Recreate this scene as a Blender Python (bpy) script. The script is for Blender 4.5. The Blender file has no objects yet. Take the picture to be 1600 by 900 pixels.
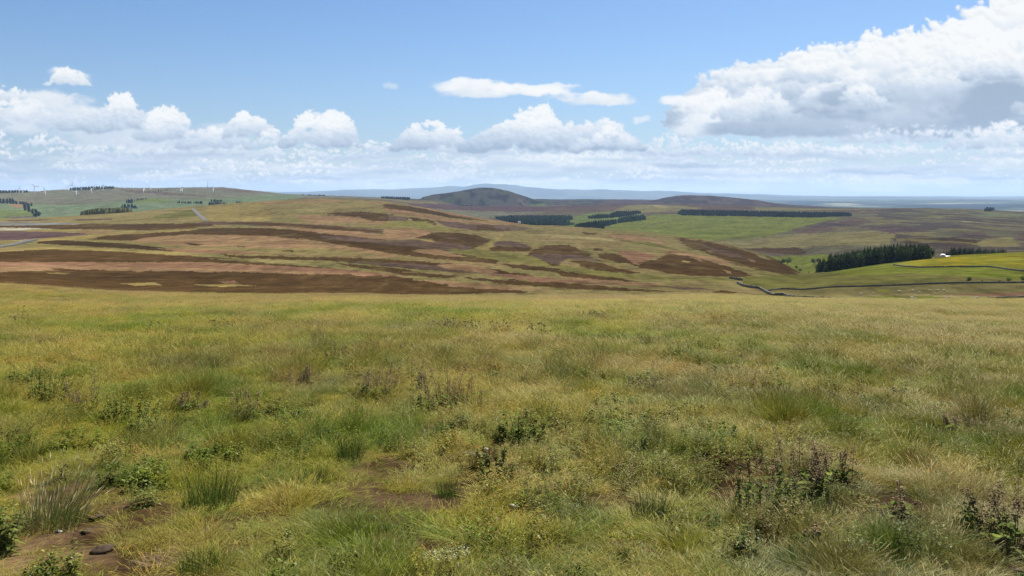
import bpy, math, random
import numpy as np

C = bpy.context.scene.collection
R = math.radians
F = 1256.0            # focal length of the photograph in its own pixels (1600 wide)
EYE = 300.0           # photograph row of eye level
PITCH = math.atan((450 - EYE) / F)
SP, CP = math.sin(PITCH), math.cos(PITCH)

# ------------------------------------------------------------------ camera, sky, sun, exposure
cam_data = bpy.data.cameras.new("camera")
cam = bpy.data.objects.new("camera", cam_data); C.objects.link(cam)
cam.location = (0, 0, 0)
cam.rotation_euler = (R(90) - PITCH, 0, 0)
cam_data.sensor_width = 36.0
cam_data.lens = 36.0 * F / 1600.0
cam_data.clip_start = 0.1
cam_data.clip_end = 200000
bpy.context.scene.camera = cam

SUN_EL, SUN_AZ = R(52), R(28)        # azimuth measured from the view direction towards the right
SUN_STRENGTH, SKY_STRENGTH = 5.0, 0.055
sc = bpy.context.scene
sc.view_settings.view_transform = 'Standard'
sc.view_settings.look = 'None'
sc.view_settings.exposure = 1.2
sc.view_settings.gamma = 1.0
sc.view_settings.use_curve_mapping = False
sc.cycles.use_denoising = True
sc.cycles.denoiser = 'OPENIMAGEDENOISE'
sc.cycles.denoising_prefilter = 'NONE'
sc.cycles.max_bounces = 6
sc.cycles.diffuse_bounces = 2
sc.cycles.transmission_bounces = 3
sc.cycles.volume_bounces = 0
sc.cycles.transparent_max_bounces = 4

sun_data = bpy.data.lights.new("sun", 'SUN')
sun_data.energy = SUN_STRENGTH; sun_data.angle = R(0.53); sun_data.color = (1.0, 0.955, 0.88)
sun = bpy.data.objects.new("sun", sun_data); C.objects.link(sun)
sun.rotation_euler = (R(90) - SUN_EL, 0, -SUN_AZ + math.pi)      # light comes from ahead, slightly right
# direction check: lamp -Z must point from the sun to the ground

# ------------------------------------------------------------------ numpy noise
def vnoise(x, y, seed=0):
    xi = np.floor(x).astype(np.int64); yi = np.floor(y).astype(np.int64)
    fx = x - xi; fy = y - yi
    fx = fx*fx*fx*(fx*(fx*6-15)+10); fy = fy*fy*fy*(fy*(fy*6-15)+10)
    def h(a, b):
        n = (a*374761393 + b*668265263 + seed*1442695041) & 0xffffffff
        n = ((n ^ (n >> 13))*1274126177) & 0xffffffff
        n = ((n ^ (n >> 16))*2246822519) & 0xffffffff
        return ((n ^ (n >> 15)) & 0xffffff)/float(0xffffff)
    a = h(xi, yi); b = h(xi+1, yi); c = h(xi, yi+1); d = h(xi+1, yi+1)
    return (a+(b-a)*fx)*(1-fy)+(c+(d-c)*fx)*fy
def fbm(x, y, o=5, seed=0, g=.5):
    s = 0; a = 1; t = 0
    for i in range(o):
        s = s+a*vnoise(x+i*17.3, y-i*9.1, seed+i*7); t += a; a *= g; x = x*2.03; y = y*2.03
    return s/t*2-1
def sstep(a, b, x):
    t = np.clip((x-a)/(b-a), 0, 1); return t*t*(3-2*t)
def lin(c):
    c = np.asarray(c, float)/255.
    return np.where(c <= .04045, c/12.92, ((c+.055)/1.055)**2.4)

# ------------------------------------------------------------------ cumulus field of the sky (computed, no files)
# cloud canvas: angle space in "photo px" units; azimuth px -300..1900, elevation 0..420 px above horizon
X0,X1,Y1=-420,2020,420      # Y = px above eye level
SC=1.0
def cloud_maps():
    W=int((X1-X0)*SC);H=int(Y1*SC)
    rng=np.random.RandomState(5)
    shade=np.zeros((H,W));alpha=np.zeros((H,W))
    # sun direction in canvas frame (x right, y up, z toward viewer)
    S=np.array([.30,.86,.05]);S=S/np.linalg.norm(S)
    def splat(cx,cy,r,base,soft=.35,op=1.,sq=1.):
        # base = large-scale light 0..1 of the puff
        px=(cx-X0)*SC;py=cy*SC;R=r*SC
        x0=max(0,int(px-R-1));x1=min(W,int(px+R+2));y0=max(0,int(py-R*sq-1));y1=min(H,int(py+R*sq+2))
        if x1<=x0 or y1<=y0:return
        yy,xx=np.mgrid[y0:y1,x0:x1]
        dx=(xx-px)/R;dy=(yy-py)/(R*sq);rr=dx*dx+dy*dy
        nz=np.sqrt(np.clip(1-rr,0,1))
        a=sstep(0,soft,1-np.sqrt(rr))*op
        l=dx*S[0]+dy*S[1]+nz*S[2]
        v=base+.21*l
        s=shade[y0:y1,x0:x1];al=alpha[y0:y1,x0:x1]
        s[:]=s*(1-a)+v*a
        al[:]=al+(1-al)*a
    def cumulus(cx,base,w,h,n=140,prof=None,dark=.5,lean=0,op=1.,seed=0,rmin=.035,top=None):
        """w half width, h height, px; a heap of puffs, back to front"""
        r_=np.random.RandomState(seed+11)
        P=[]
        for i in range(n):
            u=r_.uniform(-1,1)
            hh=(prof(u) if prof else (1-abs(u)**2.2))
            hh=max(hh,.02)*h
            t=r_.rand()**.75
            y=base+hh*t*.9
            z=r_.rand()
            R=h*(.13+.15*r_.rand())*(.55+.6*(1-t))*(.5+.5*hh/h)
            y=max(y,base+R*.75);P.append((z,cx+u*w+lean*t*w,y,R,t))
            # children billows on the rim of the parent
            for k in range(7):
                a=r_.uniform(-.15,1.15)*math.pi
                q=R*r_.uniform(.25,.5)
                P.append((z+.03+.15*r_.rand(),cx+u*w+lean*t*w+math.cos(a)*R*.85,y+math.sin(a)*R*.8,q,min(1,t+.1*math.sin(a))))
                if r_.rand()<.6:
                    b=a+r_.uniform(-.9,.9);q2=q*r_.uniform(.3,.5)
                    P.append((z+.05+.2*r_.rand(),cx+u*w+lean*t*w+math.cos(a)*R*.85+math.cos(b)*q,y+math.sin(a)*R*.8+math.sin(b)*q*.9,q2,min(1,t+.1*math.sin(a))))
        P.sort(key=lambda p:p[0])
        for z,x,y,R,t in P:
            if y-R*.9<base-2: y=base-2+R*.9 if R<h*.3 else y
            ta=(y-base)/max(h,1)
            b=dark-.05+(0.95-dark)*np.clip(ta*1.5+.0,0,1)**.95 - .06*(1-min(z,1))
            splat(x,y,R,b,.75 if R>6 else .95,op*.9,.86)
    def veil(cx,cy,w,h,v=.85,op=.6,seed=0,soft=1.):
        x0=int((cx-w-X0)*SC);x1=int((cx+w-X0)*SC);y0=int((cy-h)*SC);y1=int((cy+h)*SC)
        x0,x1=max(x0,0),min(x1,W);y0,y1=max(y0,0),min(y1,H)
        yy,xx=np.mgrid[y0:y1,x0:x1]
        ux=(xx/SC+X0-cx)/w;uy=(yy/SC-cy)/h
        n=fbm(xx/55.,yy/16.,5,seed)
        a=sstep(0,.9,(1-ux*ux-uy*uy)+n*.9)*op*sstep(1,.4,np.abs(ux))*sstep(1,.6,np.abs(uy))
        val=v+.10*uy+.05*n
        s=shade[y0:y1,x0:x1];al=alpha[y0:y1,x0:x1]
        s[:]=s*(1-a)+val*a;al[:]=al+(1-al)*a
    # --- low far rows: perspective sheet of small cumulus
    yy,xx=np.mgrid[0:H,0:W]
    ex=xx/SC+X0-800;ey=np.maximum(yy/SC,1.5)
    D=1500./(ey+14)            # pseudo distance (km)
    gx=ex/1256*D;
    n=fbm(ex/95+3,ey/13.,5,3,.55)
    cov=(.55+.45*sstep(-.3,.3,n))*sstep(92,46,ey+20*fbm(ex/110,ex*0+1,3,9))
    shade[:]=.80+.16*n;alpha[:]=cov*.52
    for i in range(210):
        f=i/210.;y=10+54*f;x=rng.uniform(-420,2010);k=.60+y/75.
        if rng.rand()<.45: veil(rng.uniform(-400,2000),y-2,rng.uniform(50,140)*k,rng.uniform(3,6)*k,rng.uniform(.54,.64),.6,200+i)
        cumulus(x,y,rng.uniform(26,66)*k,rng.uniform(10,19)*k,20,seed=60+i,dark=.84+.06*(1-f),op=.85+.15*f)
    for i in range(26):
        x=-390+i*95+rng.uniform(-30,30)
        cumulus(x,rng.uniform(50,62),rng.uniform(40,75),rng.uniform(16,28),34,seed=460+i,dark=.62,op=.9)
    # left bank
    veil(60,122,150,46,.78,.8,1)
    veil(230,90,240,28,.72,.75,2)
    cumulus(-120,96,110,70,120,seed=1,dark=.56)
    cumulus(10,140,52,30,60,seed=2,dark=.66)
    cumulus(30,95,90,55,70,seed=20,dark=.60,op=.8)
    cumulus(70,72,42,22,50,seed=3,dark=.70)
    cumulus(-10,70,40,26,50,seed=23,dark=.70)
    cumulus(190,92,95,74,150,prof=lambda u:max(0,1-abs(u+.05)**1.3)*(.8+.2*math.cos(u*9)),seed=4,dark=.60)
    cumulus(258,78,46,58,80,seed=5,dark=.62)
    cumulus(335,66,60,50,80,prof=lambda u:(1-abs(u)**2)*(.75-.25*u),seed=6,dark=.62)
    cumulus(392,82,42,48,80,prof=lambda u:(1-abs(u)**3)*(.85-.15*u),seed=7,dark=.60)
    cumulus(430,68,40,30,50,seed=8,dark=.66)
    cumulus(503,68,62,62,130,prof=lambda u:(1-abs(u)**3.2),seed=9,dark=.54)
    cumulus(575,62,40,22,40,seed=10,dark=.66)
    cumulus(675,62,66,56,110,prof=lambda u:(1-abs(u)**2.6)*(.9+.1*u),seed=12,dark=.52)
    cumulus(865,62,142,76,230,prof=lambda u:(1-abs(u)**4)*(.80+.2*math.cos(u*7+1.4))*(1-.22*max(u,0)-.0),seed=13,dark=.50)
    cumulus(950,64,60,40,60,seed=14,dark=.6)
    cumulus(1060,66,60,26,50,seed=15,dark=.70,op=.8)
    # lens cloud
    veil(745,168,95,13,.90,.85,31);veil(790,158,140,12,.84,.8,34);veil(840,160,110,12,.94,.7,35);veil(915,146,105,15,.84,.9,32)
    cumulus(760,158,50,16,40,seed=16,dark=.78,op=.5);cumulus(930,140,60,14,40,seed=17,dark=.74,op=.5)
    veil(610,167,20,6,.85,.5,34);veil(1000,114,22,8,.88,.6,35);veil(1110,190,12,4,.85,.3,36)
    # small one upper left
    veil(112,180,46,17,.86,.9,38);cumulus(106,166,34,30,90,seed=18,dark=.74,op=1.)
    # great bank on the right
    def pr(u):   # u -1..1 over 1060..1700
        return np.interp(u,[-1,-.9,-.7,-.4,-.1,.15,.4,.6,1],[.18,.42,.55,.66,.78,.86,.98,1.15,1.3])
    cumulus(1385,88,320,200,560,prof=pr,seed=19,dark=.46,op=.9)
    veil(1200,184,120,14,.93,.9,51);veil(1095,146,44,14,.92,.9,58)
    cumulus(1120,84,55,80,90,seed=21,dark=.66);cumulus(1085,120,34,32,40,seed=22,dark=.80)
    veil(1090,104,60,26,.84,.8,66);veil(1060,140,40,14,.93,.8,67)
    cumulus(1300,140,95,72,110,seed=24,dark=.55,op=.75)
    cumulus(1330,150,50,40,50,seed=26,dark=.70,op=.8)
    veil(1330,92,230,24,.60,.75,53)
    veil(1560,140,120,44,.52,.9,54);veil(1270,185,80,16,.62,.6,55)
    cumulus(1180,110,70,58,90,seed=71,dark=.62,op=.7)
    cumulus(1265,170,46,40,60,seed=72,dark=.62,op=.75)
    cumulus(1300,122,60,52,80,seed=73,dark=.50,op=.8)
    cumulus(1350,132,44,34,60,seed=74,dark=.66,op=.8)
    veil(1420,110,90,26,.58,.8,56)
    cumulus(1450,150,90,50,90,seed=75,dark=.62,op=.6)
    cumulus(1548,172,42,52,70,seed=76,dark=.56,op=.85)
    veil(1560,132,110,24,.46,.95,57);veil(1500,100,150,22,.48,.9,59);veil(1250,100,120,20,.52,.9,61);veil(1575,148,85,34,.36,1.,62);veil(1305,150,44,22,.48,.9,63);veil(1150,98,74,20,.48,.9,64);veil(1440,150,70,16,.60,.7,65)
    cumulus(1345,138,36,34,50,seed=78,dark=.74,op=.85);cumulus(1535,176,34,46,60,seed=79,dark=.66,op=.85)
    cumulus(1400,92,120,18,60,seed=77,dark=.52,op=.6)
    cumulus(1800,90,200,240,200,seed=28,dark=.5)
    cumulus(1420,74,150,26,110,seed=29,dark=.60,op=.85);cumulus(1560,64,90,50,90,seed=30,dark=.62,op=.85)
    cumulus(1200,62,110,20,60,seed=33,dark=.64,op=.8)
    # wispy edges: warp both maps
    def warp(A,k,s,seed,o=4):
        wx=fbm(xx/s,yy/s,o,seed)*k;wy=fbm(xx/s+50,yy/s+50,o,seed+3)*k*.8
        sx=np.clip(xx+wx,0,W-1.001);sy=np.clip(yy+wy,0,H-1.001)
        x0=sx.astype(int);y0=sy.astype(int);fx=sx-x0;fy=sy-y0
        return (A[y0,x0]*(1-fx)+A[y0,x0+1]*fx)*(1-fy)+(A[y0+1,x0]*(1-fx)+A[y0+1,x0+1]*fx)*fy
    fall=1.
    pm=shade*alpha
    out=[]
    for A in (pm,alpha):
        A=warp(A,7,30,70,4)
        A=warp(A,1.8,7,80,3)
        out.append(A)
    pm,alpha=out
    det=fbm(xx/9.,yy/7.,4,91)
    alpha=np.clip(sstep(.05,.98,alpha+det*.14*(1-np.abs(alpha*2-1)))*1.,0,1)
    sh=pm/np.maximum(out[1],1e-3)
    k=np.exp(-np.linspace(-2,2,13)**2);k/=k.sum()
    B=sh*out[1];A=out[1].copy()
    for q in range(2):
        B=np.apply_along_axis(lambda m:np.convolve(m,k,'same'),q,B);A=np.apply_along_axis(lambda m:np.convolve(m,k,'same'),q,A)
    sh=.72*sh+.28*B/np.maximum(A,1e-3)
    sh=.74+(sh-.74)*(1.22+1.1*np.exp(-ey/34))
    sh=sh+.02*det
    return sh,alpha

def build_world():
    sh, al = cloud_maps()
    H, W = sh.shape
    # resample from the flat canvas to tangent-direction space (u = x/y, v = z/y)
    UW, UH = 2400, 460
    u = np.linspace(-.98, .98, UW)[None, :]; v = np.linspace(0, .36, UH)[:, None]
    den = CP - v*SP
    px = 800 + F*u/den; py = EYE - (450 - F*(SP + v*CP)/den)     # height above the eye row
    py = 0*px + py
    gx = np.clip((px - X0)*SC, 0, W-1.001); gy = np.clip(py*SC, 0, H-1.001)
    x0 = gx.astype(int); y0 = gy.astype(int); fx = gx-x0; fy = gy-y0
    def smp(A): return (A[y0, x0]*(1-fx)+A[y0, x0+1]*fx)*(1-fy)+(A[y0+1, x0]*(1-fx)+A[y0+1, x0+1]*fx)*fy
    s_, a_ = smp(sh), smp(al)
    img = bpy.data.images.new("cumulus_field", UW, UH, alpha=True, float_buffer=True, is_data=True)
    buf = np.ones((UH, UW, 4), np.float32)
    buf[..., 0] = np.clip(s_, 0, 1.2); buf[..., 1] = a_; buf[..., 2] = 0
    img.pixels.foreach_set(buf.ravel()); img.update(); img.pack()
    w = bpy.data.worlds.new("World"); sc.world = w; w.use_nodes = True
    nt = w.node_tree; N = nt.nodes; L = nt.links; N.clear()
    def nd(t, **k):
        n = N.new(t)
        for a, b in k.items(): setattr(n, a, b)
        return n
    def mth(op, a, b=None, c=None, clamp=False):
        n = nd('ShaderNodeMath', operation=op, use_clamp=clamp)
        for i, q in enumerate((a, b, c)):
            if q is None: continue
            if isinstance(q, (int, float)): n.inputs[i].default_value = q
            else: L.new(q, n.inputs[i])
        return n.outputs[0]
    tc = nd('ShaderNodeTexCoord'); sx = nd('ShaderNodeSeparateXYZ'); L.new(tc.outputs['Generated'], sx.inputs[0])
    X, Y, Z = sx.outputs
    ys = mth('MAXIMUM', Y, .05)
    uu = mth('DIVIDE', X, ys); vv = mth('DIVIDE', Z, ys)
    iu = mth('MULTIPLY_ADD', uu, 1/1.96, .5); iv = mth('MULTIPLY', vv, 1/.36)
    cb = nd('ShaderNodeCombineXYZ'); L.new(iu, cb.inputs[0]); L.new(iv, cb.inputs[1])
    ti = nd('ShaderNodeTexImage', image=img, extension='CLIP', interpolation='Linear'); L.new(cb.outputs[0], ti.inputs[0])
    sp = nd('ShaderNodeSeparateColor'); L.new(ti.outputs[0], sp.inputs[0])
    sky = nd('ShaderNodeTexSky', sky_type='NISHITA', sun_disc=False, sun_elevation=SUN_EL, sun_rotation=SUN_AZ,
             altitude=300, air_density=1.0, dust_density=.8, ozone_density=1.2)
    tint = nd('ShaderNodeMix', data_type='RGBA', blend_type='MULTIPLY'); tint.inputs[0].default_value = 1
    L.new(sky.outputs[0], tint.inputs[6]); tint.inputs[7].default_value = SKY_TINT
    # water-vapour whitening of the lowest sky
    hz = mth('POWER', mth('SUBTRACT', 1.0, mth('MULTIPLY', mth('ABSOLUTE', Z), 3.4), clamp=True), 3.0)
    hzm = nd('ShaderNodeMix', data_type='RGBA'); L.new(mth('MULTIPLY', hz, .75), hzm.inputs[0])
    L.new(tint.outputs[2], hzm.inputs[6]); hzm.inputs[7].default_value = HORIZON_COL
    ramp = nd('ShaderNodeValToRGB'); L.new(sp.outputs[0], ramp.inputs[0])
    e = ramp.color_ramp.elements
    e[0].position = .40; e[0].color = (*CLOUD_DARK, 1)
    e[1].position = .95; e[1].color = (*CLOUD_LIGHT, 1)
    m_ = e.new(.68); m_.color = (*CLOUD_MID, 1)
    cl = nd('ShaderNodeMix', data_type='RGBA')
    front = mth('GREATER_THAN', Y, .1)
    L.new(mth('MULTIPLY', sp.outputs[1], front), cl.inputs[0])
    L.new(hzm.outputs[2], cl.inputs[6]); L.new(ramp.outputs[0], cl.inputs[7])
    bg = nd('ShaderNodeBackground'); bg.inputs[1].default_value = SKY_STRENGTH
    L.new(cl.outputs[2], bg.inputs[0])
    out = nd('ShaderNodeOutputWorld'); L.new(bg.outputs[0], out.inputs[0])
    w.cycles.sampling_method = 'MANUAL'; w.cycles.sample_map_resolution = 512
# radiances below are divided by the background strength
SKY_TINT = (.53, .69, .88, 1)
HORIZON_COL = (4.1, 4.9, 5.9, 1)
CLOUD_DARK, CLOUD_MID, CLOUD_LIGHT = (2.9, 3.7, 4.7), (4.9, 5.6, 6.5), (7.5, 7.6, 7.6)
build_world()

# ------------------------------------------------------------------ the land: a height field in polar steps round the viewpoint
def pix2dir(px, py):
    a = (px-800)/F; b = -(py-450)/F
    return a, CP + b*SP, -SP + b*CP
def tan_el(px, py):
    dx, dy, dz = pix2dir(px, py)
    return dz/np.hypot(dx, dy)
def prof(x, pts):
    return np.interp(x, [p[0] for p in pts], [p[1] for p in pts])
CREST0 = [(-300,447),(0,448),(100,455),(200,459),(400,462),(533,463),(800,464),(1100,462),(1330,470),(1600,474),(1900,478)]
CREST1 = [(-300,2600,345),(0,2600,343),(60,2600,340.5),(125,2600,336.5),(210,2600,331.5),(300,2600,323),(400,2500,316),(470,2500,311.5),
          (520,2500,310.5),(560,2450,311.5),(600,2400,314),(650,2300,322),(700,2200,331),(760,2100,343),(830,2000,352),(860,1950,352.5),
          (940,1850,357),(1010,1750,362),(1050,1650,368),(1100,1500,374),(1150,1350,385),(1200,1150,399),(1235,950,416),(1255,860,427),
          (1300,770,424),(1380,760,412),(1455,760,404),(1500,780,398),(1600,820,394),(1900,900,384)]
CREST3 = [(-300,6500,299),(60,6500,299),(100,6500,296.5),(150,6500,293.8),(180,6500,292.7),(240,6500,294.6),(300,6500,293),(350,6500,293),
          (400,6500,298),(450,6500,303.5),(500,6400,305.8),(560,6300,307.8),(620,6200,310),(680,5900,313),(720,5000,322),(860,5000,323),
          (930,5000,321),(1060,5000,320),(1150,4800,322),(1250,4600,325),(1330,4500,326.5),(1400,4500,325.5),(1500,4500,326.5),(1600,4500,331),(1900,4500,333)]
CREST4 = [(-300,305),(600,312),(660,313.5),(760,312),(850,311.5),(950,311.5),(1000,312.5),(1100,314),(1200,318),(1300,324),(1400,327),(1600,331.5),(1900,334)]
CREST5 = [(-300,300),(380,299.5),(420,298.8),(480,300),(510,298),(540,296.5),(600,296),(660,293.5),(690,292),(700,290.5),(725,292),(740,289),
          (760,287.2),(790,288),(815,290.5),(850,294.5),(870,296),(940,296),(1000,298.5),(1060,299),(1100,301),(1180,303),(1240,305.5),
          (1300,307),(1420,307),(1470,308),(1500,310),(1600,311),(1900,311)]
azf = np.arange(-40, 40.0001, .067)
azs = np.radians(np.concatenate([np.arange(-180, -40.5, 2.5), azf, np.arange(42.4, 180.1, 2.5)]))
azs[-1] = np.pi
lr = np.concatenate([np.linspace(math.log(.35), math.log(200), 170, endpoint=False), np.linspace(math.log(200), math.log(400), 22, endpoint=False),
                     np.linspace(math.log(400), math.log(3000), 280, endpoint=False), np.linspace(math.log(3000), math.log(10000), 150, endpoint=False),
                     np.linspace(math.log(10000), math.log(52000), 90)])
NA, NR = len(azs), len(lr)
def hermite(xk, yk, x):
    """monotone cubic through the knots; xk, yk (K, A); x (R,) -> (R, A)"""
    h = np.diff(xk, axis=0); d = np.diff(yk, axis=0)/h
    m = np.zeros_like(yk)
    m[0] = d[0]; m[-1] = d[-1]
    w1 = 2*h[1:]+h[:-1]; w2 = h[1:]+2*h[:-1]
    with np.errstate(divide='ignore', invalid='ignore'):
        hm = (w1+w2)/(w1/d[:-1]+w2/d[1:])
    m[1:-1] = np.where(d[:-1]*d[1:] > 0, hm, 0)
    out = np.zeros((len(x), yk.shape[1]))
    X = x[:, None]*np.ones((1, yk.shape[1]))
    for k in range(len(xk)-1):
        t = (X-xk[k])/h[k]; s = (t >= 0) & (t <= 1) if k else (t <= 1)
        if k == len(xk)-2: s = t >= 0
        tt = np.clip(t, 0, 1)
        v = (2*tt**3-3*tt**2+1)*yk[k]+(tt**3-2*tt**2+tt)*h[k]*m[k]+(-2*tt**3+3*tt**2)*yk[k+1]+(tt**3-tt**2)*h[k]*m[k+1]
        out = np.where(s, v, out)
    return out
def build_heights():
    azc = np.clip(azs, -R(44), R(44))
    x = 800+F*np.tan(azc)*(CP+.07*SP)
    ym = np.full((NR, NA), 350.)
    for it in range(2):
        X = 800+F*np.tan(azc)[None, :]*(CP-(ym-450)/F*SP)
        xa = 800+F*np.tan(azc)*(CP+.07*SP)
        y0 = prof(xa, CREST0)
        r1 = prof(xa, [(p[0], p[1]) for p in CREST1]); y1 = prof(xa, [(p[0], p[2]) for p in CREST1])
        r3 = prof(xa, [(p[0], p[1]) for p in CREST3]); y3 = prof(xa, [(p[0], p[2]) for p in CREST3])
        y4 = prof(xa, CREST4); y5 = prof(xa, CREST5)
        o = np.ones(NA)
        right = sstep(1180, 1320, xa)
        ks = [(200*o, y0), (270*o, y0+2.5), (340*o, y0+1.5), (390*o, y0-.5),
              (390*(r1/390)**.36, y1+(y0-y1)*(.52-.10*right)), (390*(r1/390)**.7, y1+(y0-y1)*(.22-.06*right)), (r1, y1), (r1*1.22, y1+1.2), (r1*1.45, y1+.2),
              ((r1*1.45)**.55*r3**.45, y3+(y1-y3)*(.50)), (r3, y3), (r3*1.18, y3+1.5*(y3 < 312)+.2), (9400*o, np.minimum(y4, np.where(xa < 640, y3+1.5, y4))),
              (11200*o, np.maximum(y4+3, 322)), (16000*o, 320+.004*(xa-800)), (24000*o, 313.5*o), (31000*o, 311.5*o), (38000*o, y5), (45000*o, 307.8*o), (52000*o, 306.8*o)]
        xk = np.log(np.array([k[0] for k in ks])); yk = np.array([k[1] for k in ks], float)
        # the valley beyond the spur's foot stays open
        ym = hermite(xk, yk, lr)
        near = lr < math.log(200)
        rr = np.exp(lr[near])[:, None]
        s0, s1 = .085, (y0[None, :]-EYE)/F-1.7/200
        tt = sstep(math.log(4), math.log(200), lr[near])[:, None]
        ym[near] = EYE+F*(1.7/rr+s0+(s1-s0)*tt)
    rr = np.exp(lr)[:, None]
    te = np.where(near[:, None], -(ym-EYE)/F, tan_el(X, np.where(near[:, None], 400, ym)))
    Z = te*rr
    Z[near] = -(1.7+(s0+(s1-s0)*tt)*rr[near])
    # match the two formulations at the seam
    i0 = np.argmax(~near)
    off = Z[i0]-(-(1.7+s1[0]*200)); blend = sstep(math.log(40), math.log(200), lr[near])[:, None]
    Z[near] += off[None, :]*blend
    Z = np.maximum(Z, -300-0*Z)
    WX = np.sin(azs)[None, :]*rr; WY = np.cos(azs)[None, :]*rr
    # round hills
    def hill(px, dist, ypk, wl, wr, p, z_, dep=1.25, seed=1):
        az = math.atan((px-800)/F); cx, cy = math.sin(az)*dist, math.cos(az)*dist
        ux, uy = math.cos(az), -math.sin(az)            # across the view
        dx = (WX-cx)*ux+(WY-cy)*uy; dy = (WX-cx)*(-uy)+(WY-cy)*ux
        w = np.where(dx < 0, wl, wr)*dist/F
        d = np.hypot(dx/w, dy/(.5*(wl+wr)*dist/F*dep))
        s = np.cos(np.pi/2*np.clip(d, 0, 1))**p
        s = s*(1+.03*fbm(WX/190, WY/190, 4, seed))
        zt = -(ypk-EYE)/F*dist
        j = np.argmin(abs(azs-az)); i = np.argmin(abs(lr-math.log(dist)))
        return z_+(zt-z_[i, j])*s
    Z = hill(762, 7000, 294.2, 118, 96, 1.25, Z, 1.2, 5)
    Z = hill(1082, 7700, 304.6, 76, 150, 1.15, Z, 1.2, 6)
    Z = hill(1105, 7900, 308.5, 70, 120, 1.3, Z, 1.2, 7) if False else Z
    # relief
    far = sstep(math.log(9000), math.log(26000), lr)[:, None]; mid = sstep(math.log(350), math.log(900), lr)[:, None]
    Z = Z+mid*(1-far)*((rr/2500)*2.4*fbm(WX/260, WY/260, 5, 3)+np.clip(rr/2500, 0, 2)*1.5*fbm(WX/38, WY/60, 4, 15))
    Z = Z+far*34*fbm(WX/1700, WY/2600, 5, 4)+sstep(math.log(24000), math.log(36000), lr)[:, None]*26*fbm(WX/700, WY/2500, 4, 14)
    nr = sstep(1.2, 4, rr)*(1-sstep(120, 200, rr))
    Z = Z+nr*(.10*fbm(WX/2.3, WY/2.3, 4, 8)+.22*fbm(WX/11, WY/11, 3, 9)*sstep(3, 14, rr))
    Z = Z+sstep(100, 180, rr)*(1-sstep(230, 300, rr))*.75*fbm(WX/17, WY/30, 4, 19)
    Z = np.maximum(Z, -300)
    return WX, WY, Z
WX, WY, WZ = build_heights()
def project(x, y, z):
    """world point -> position in the photograph (1600 x 900)"""
    zc = y*CP-z*SP; yc = y*SP+z*CP
    zc = np.where(np.abs(zc) < 1e-6, 1e-6, zc)
    return 800+F*x/zc, 450-F*yc/zc
PX, PY = project(WX, WY, WZ)
front = np.abs(azs) < R(48)
PX = np.where(front[None, :], PX, -9e3)
_azf = azs
def ground(x, y):
    """height of the land at world x, y"""
    x = np.asarray(x, float); y = np.asarray(y, float)
    az = np.arctan2(x, y); l = np.log(np.maximum(np.hypot(x, y), .36))
    j = np.clip(np.searchsorted(azs, az)-1, 0, NA-2); i = np.clip(np.searchsorted(lr, l)-1, 0, NR-2)
    fa = (az-azs[j])/(azs[j+1]-azs[j]); fl = (l-lr[i])/(lr[i+1]-lr[i])
    return (WZ[i, j]*(1-fa)+WZ[i, j+1]*fa)*(1-fl)+(WZ[i+1, j]*(1-fa)+WZ[i+1, j+1]*fa)*fl
def at(px, py, r0=2., r1=60000.):
    """the point of the land seen at this place of the photograph, between two distances"""
    dx, dy, dz = pix2dir(px, py)
    az = math.atan2(dx, dy); hyp = math.hypot(dx, dy)
    rs = np.exp(np.linspace(math.log(r0), math.log(r1), 1600))
    g = ground(np.sin(az)*rs, np.cos(az)*rs); s = rs*dz/hyp
    k = np.argmax(g >= s) if (g >= s).any() else int(np.argmin(s-g))
    r = rs[k]
    if 0 < k and g[k] >= s[k]:
        a = s[k-1]-g[k-1]; b = g[k]-s[k]; r = rs[k-1]+(rs[k]-rs[k-1])*a/max(a+b, 1e-9)
    x, y = math.sin(az)*r, math.cos(az)*r
    return x, y, float(ground(x, y)), r

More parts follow.
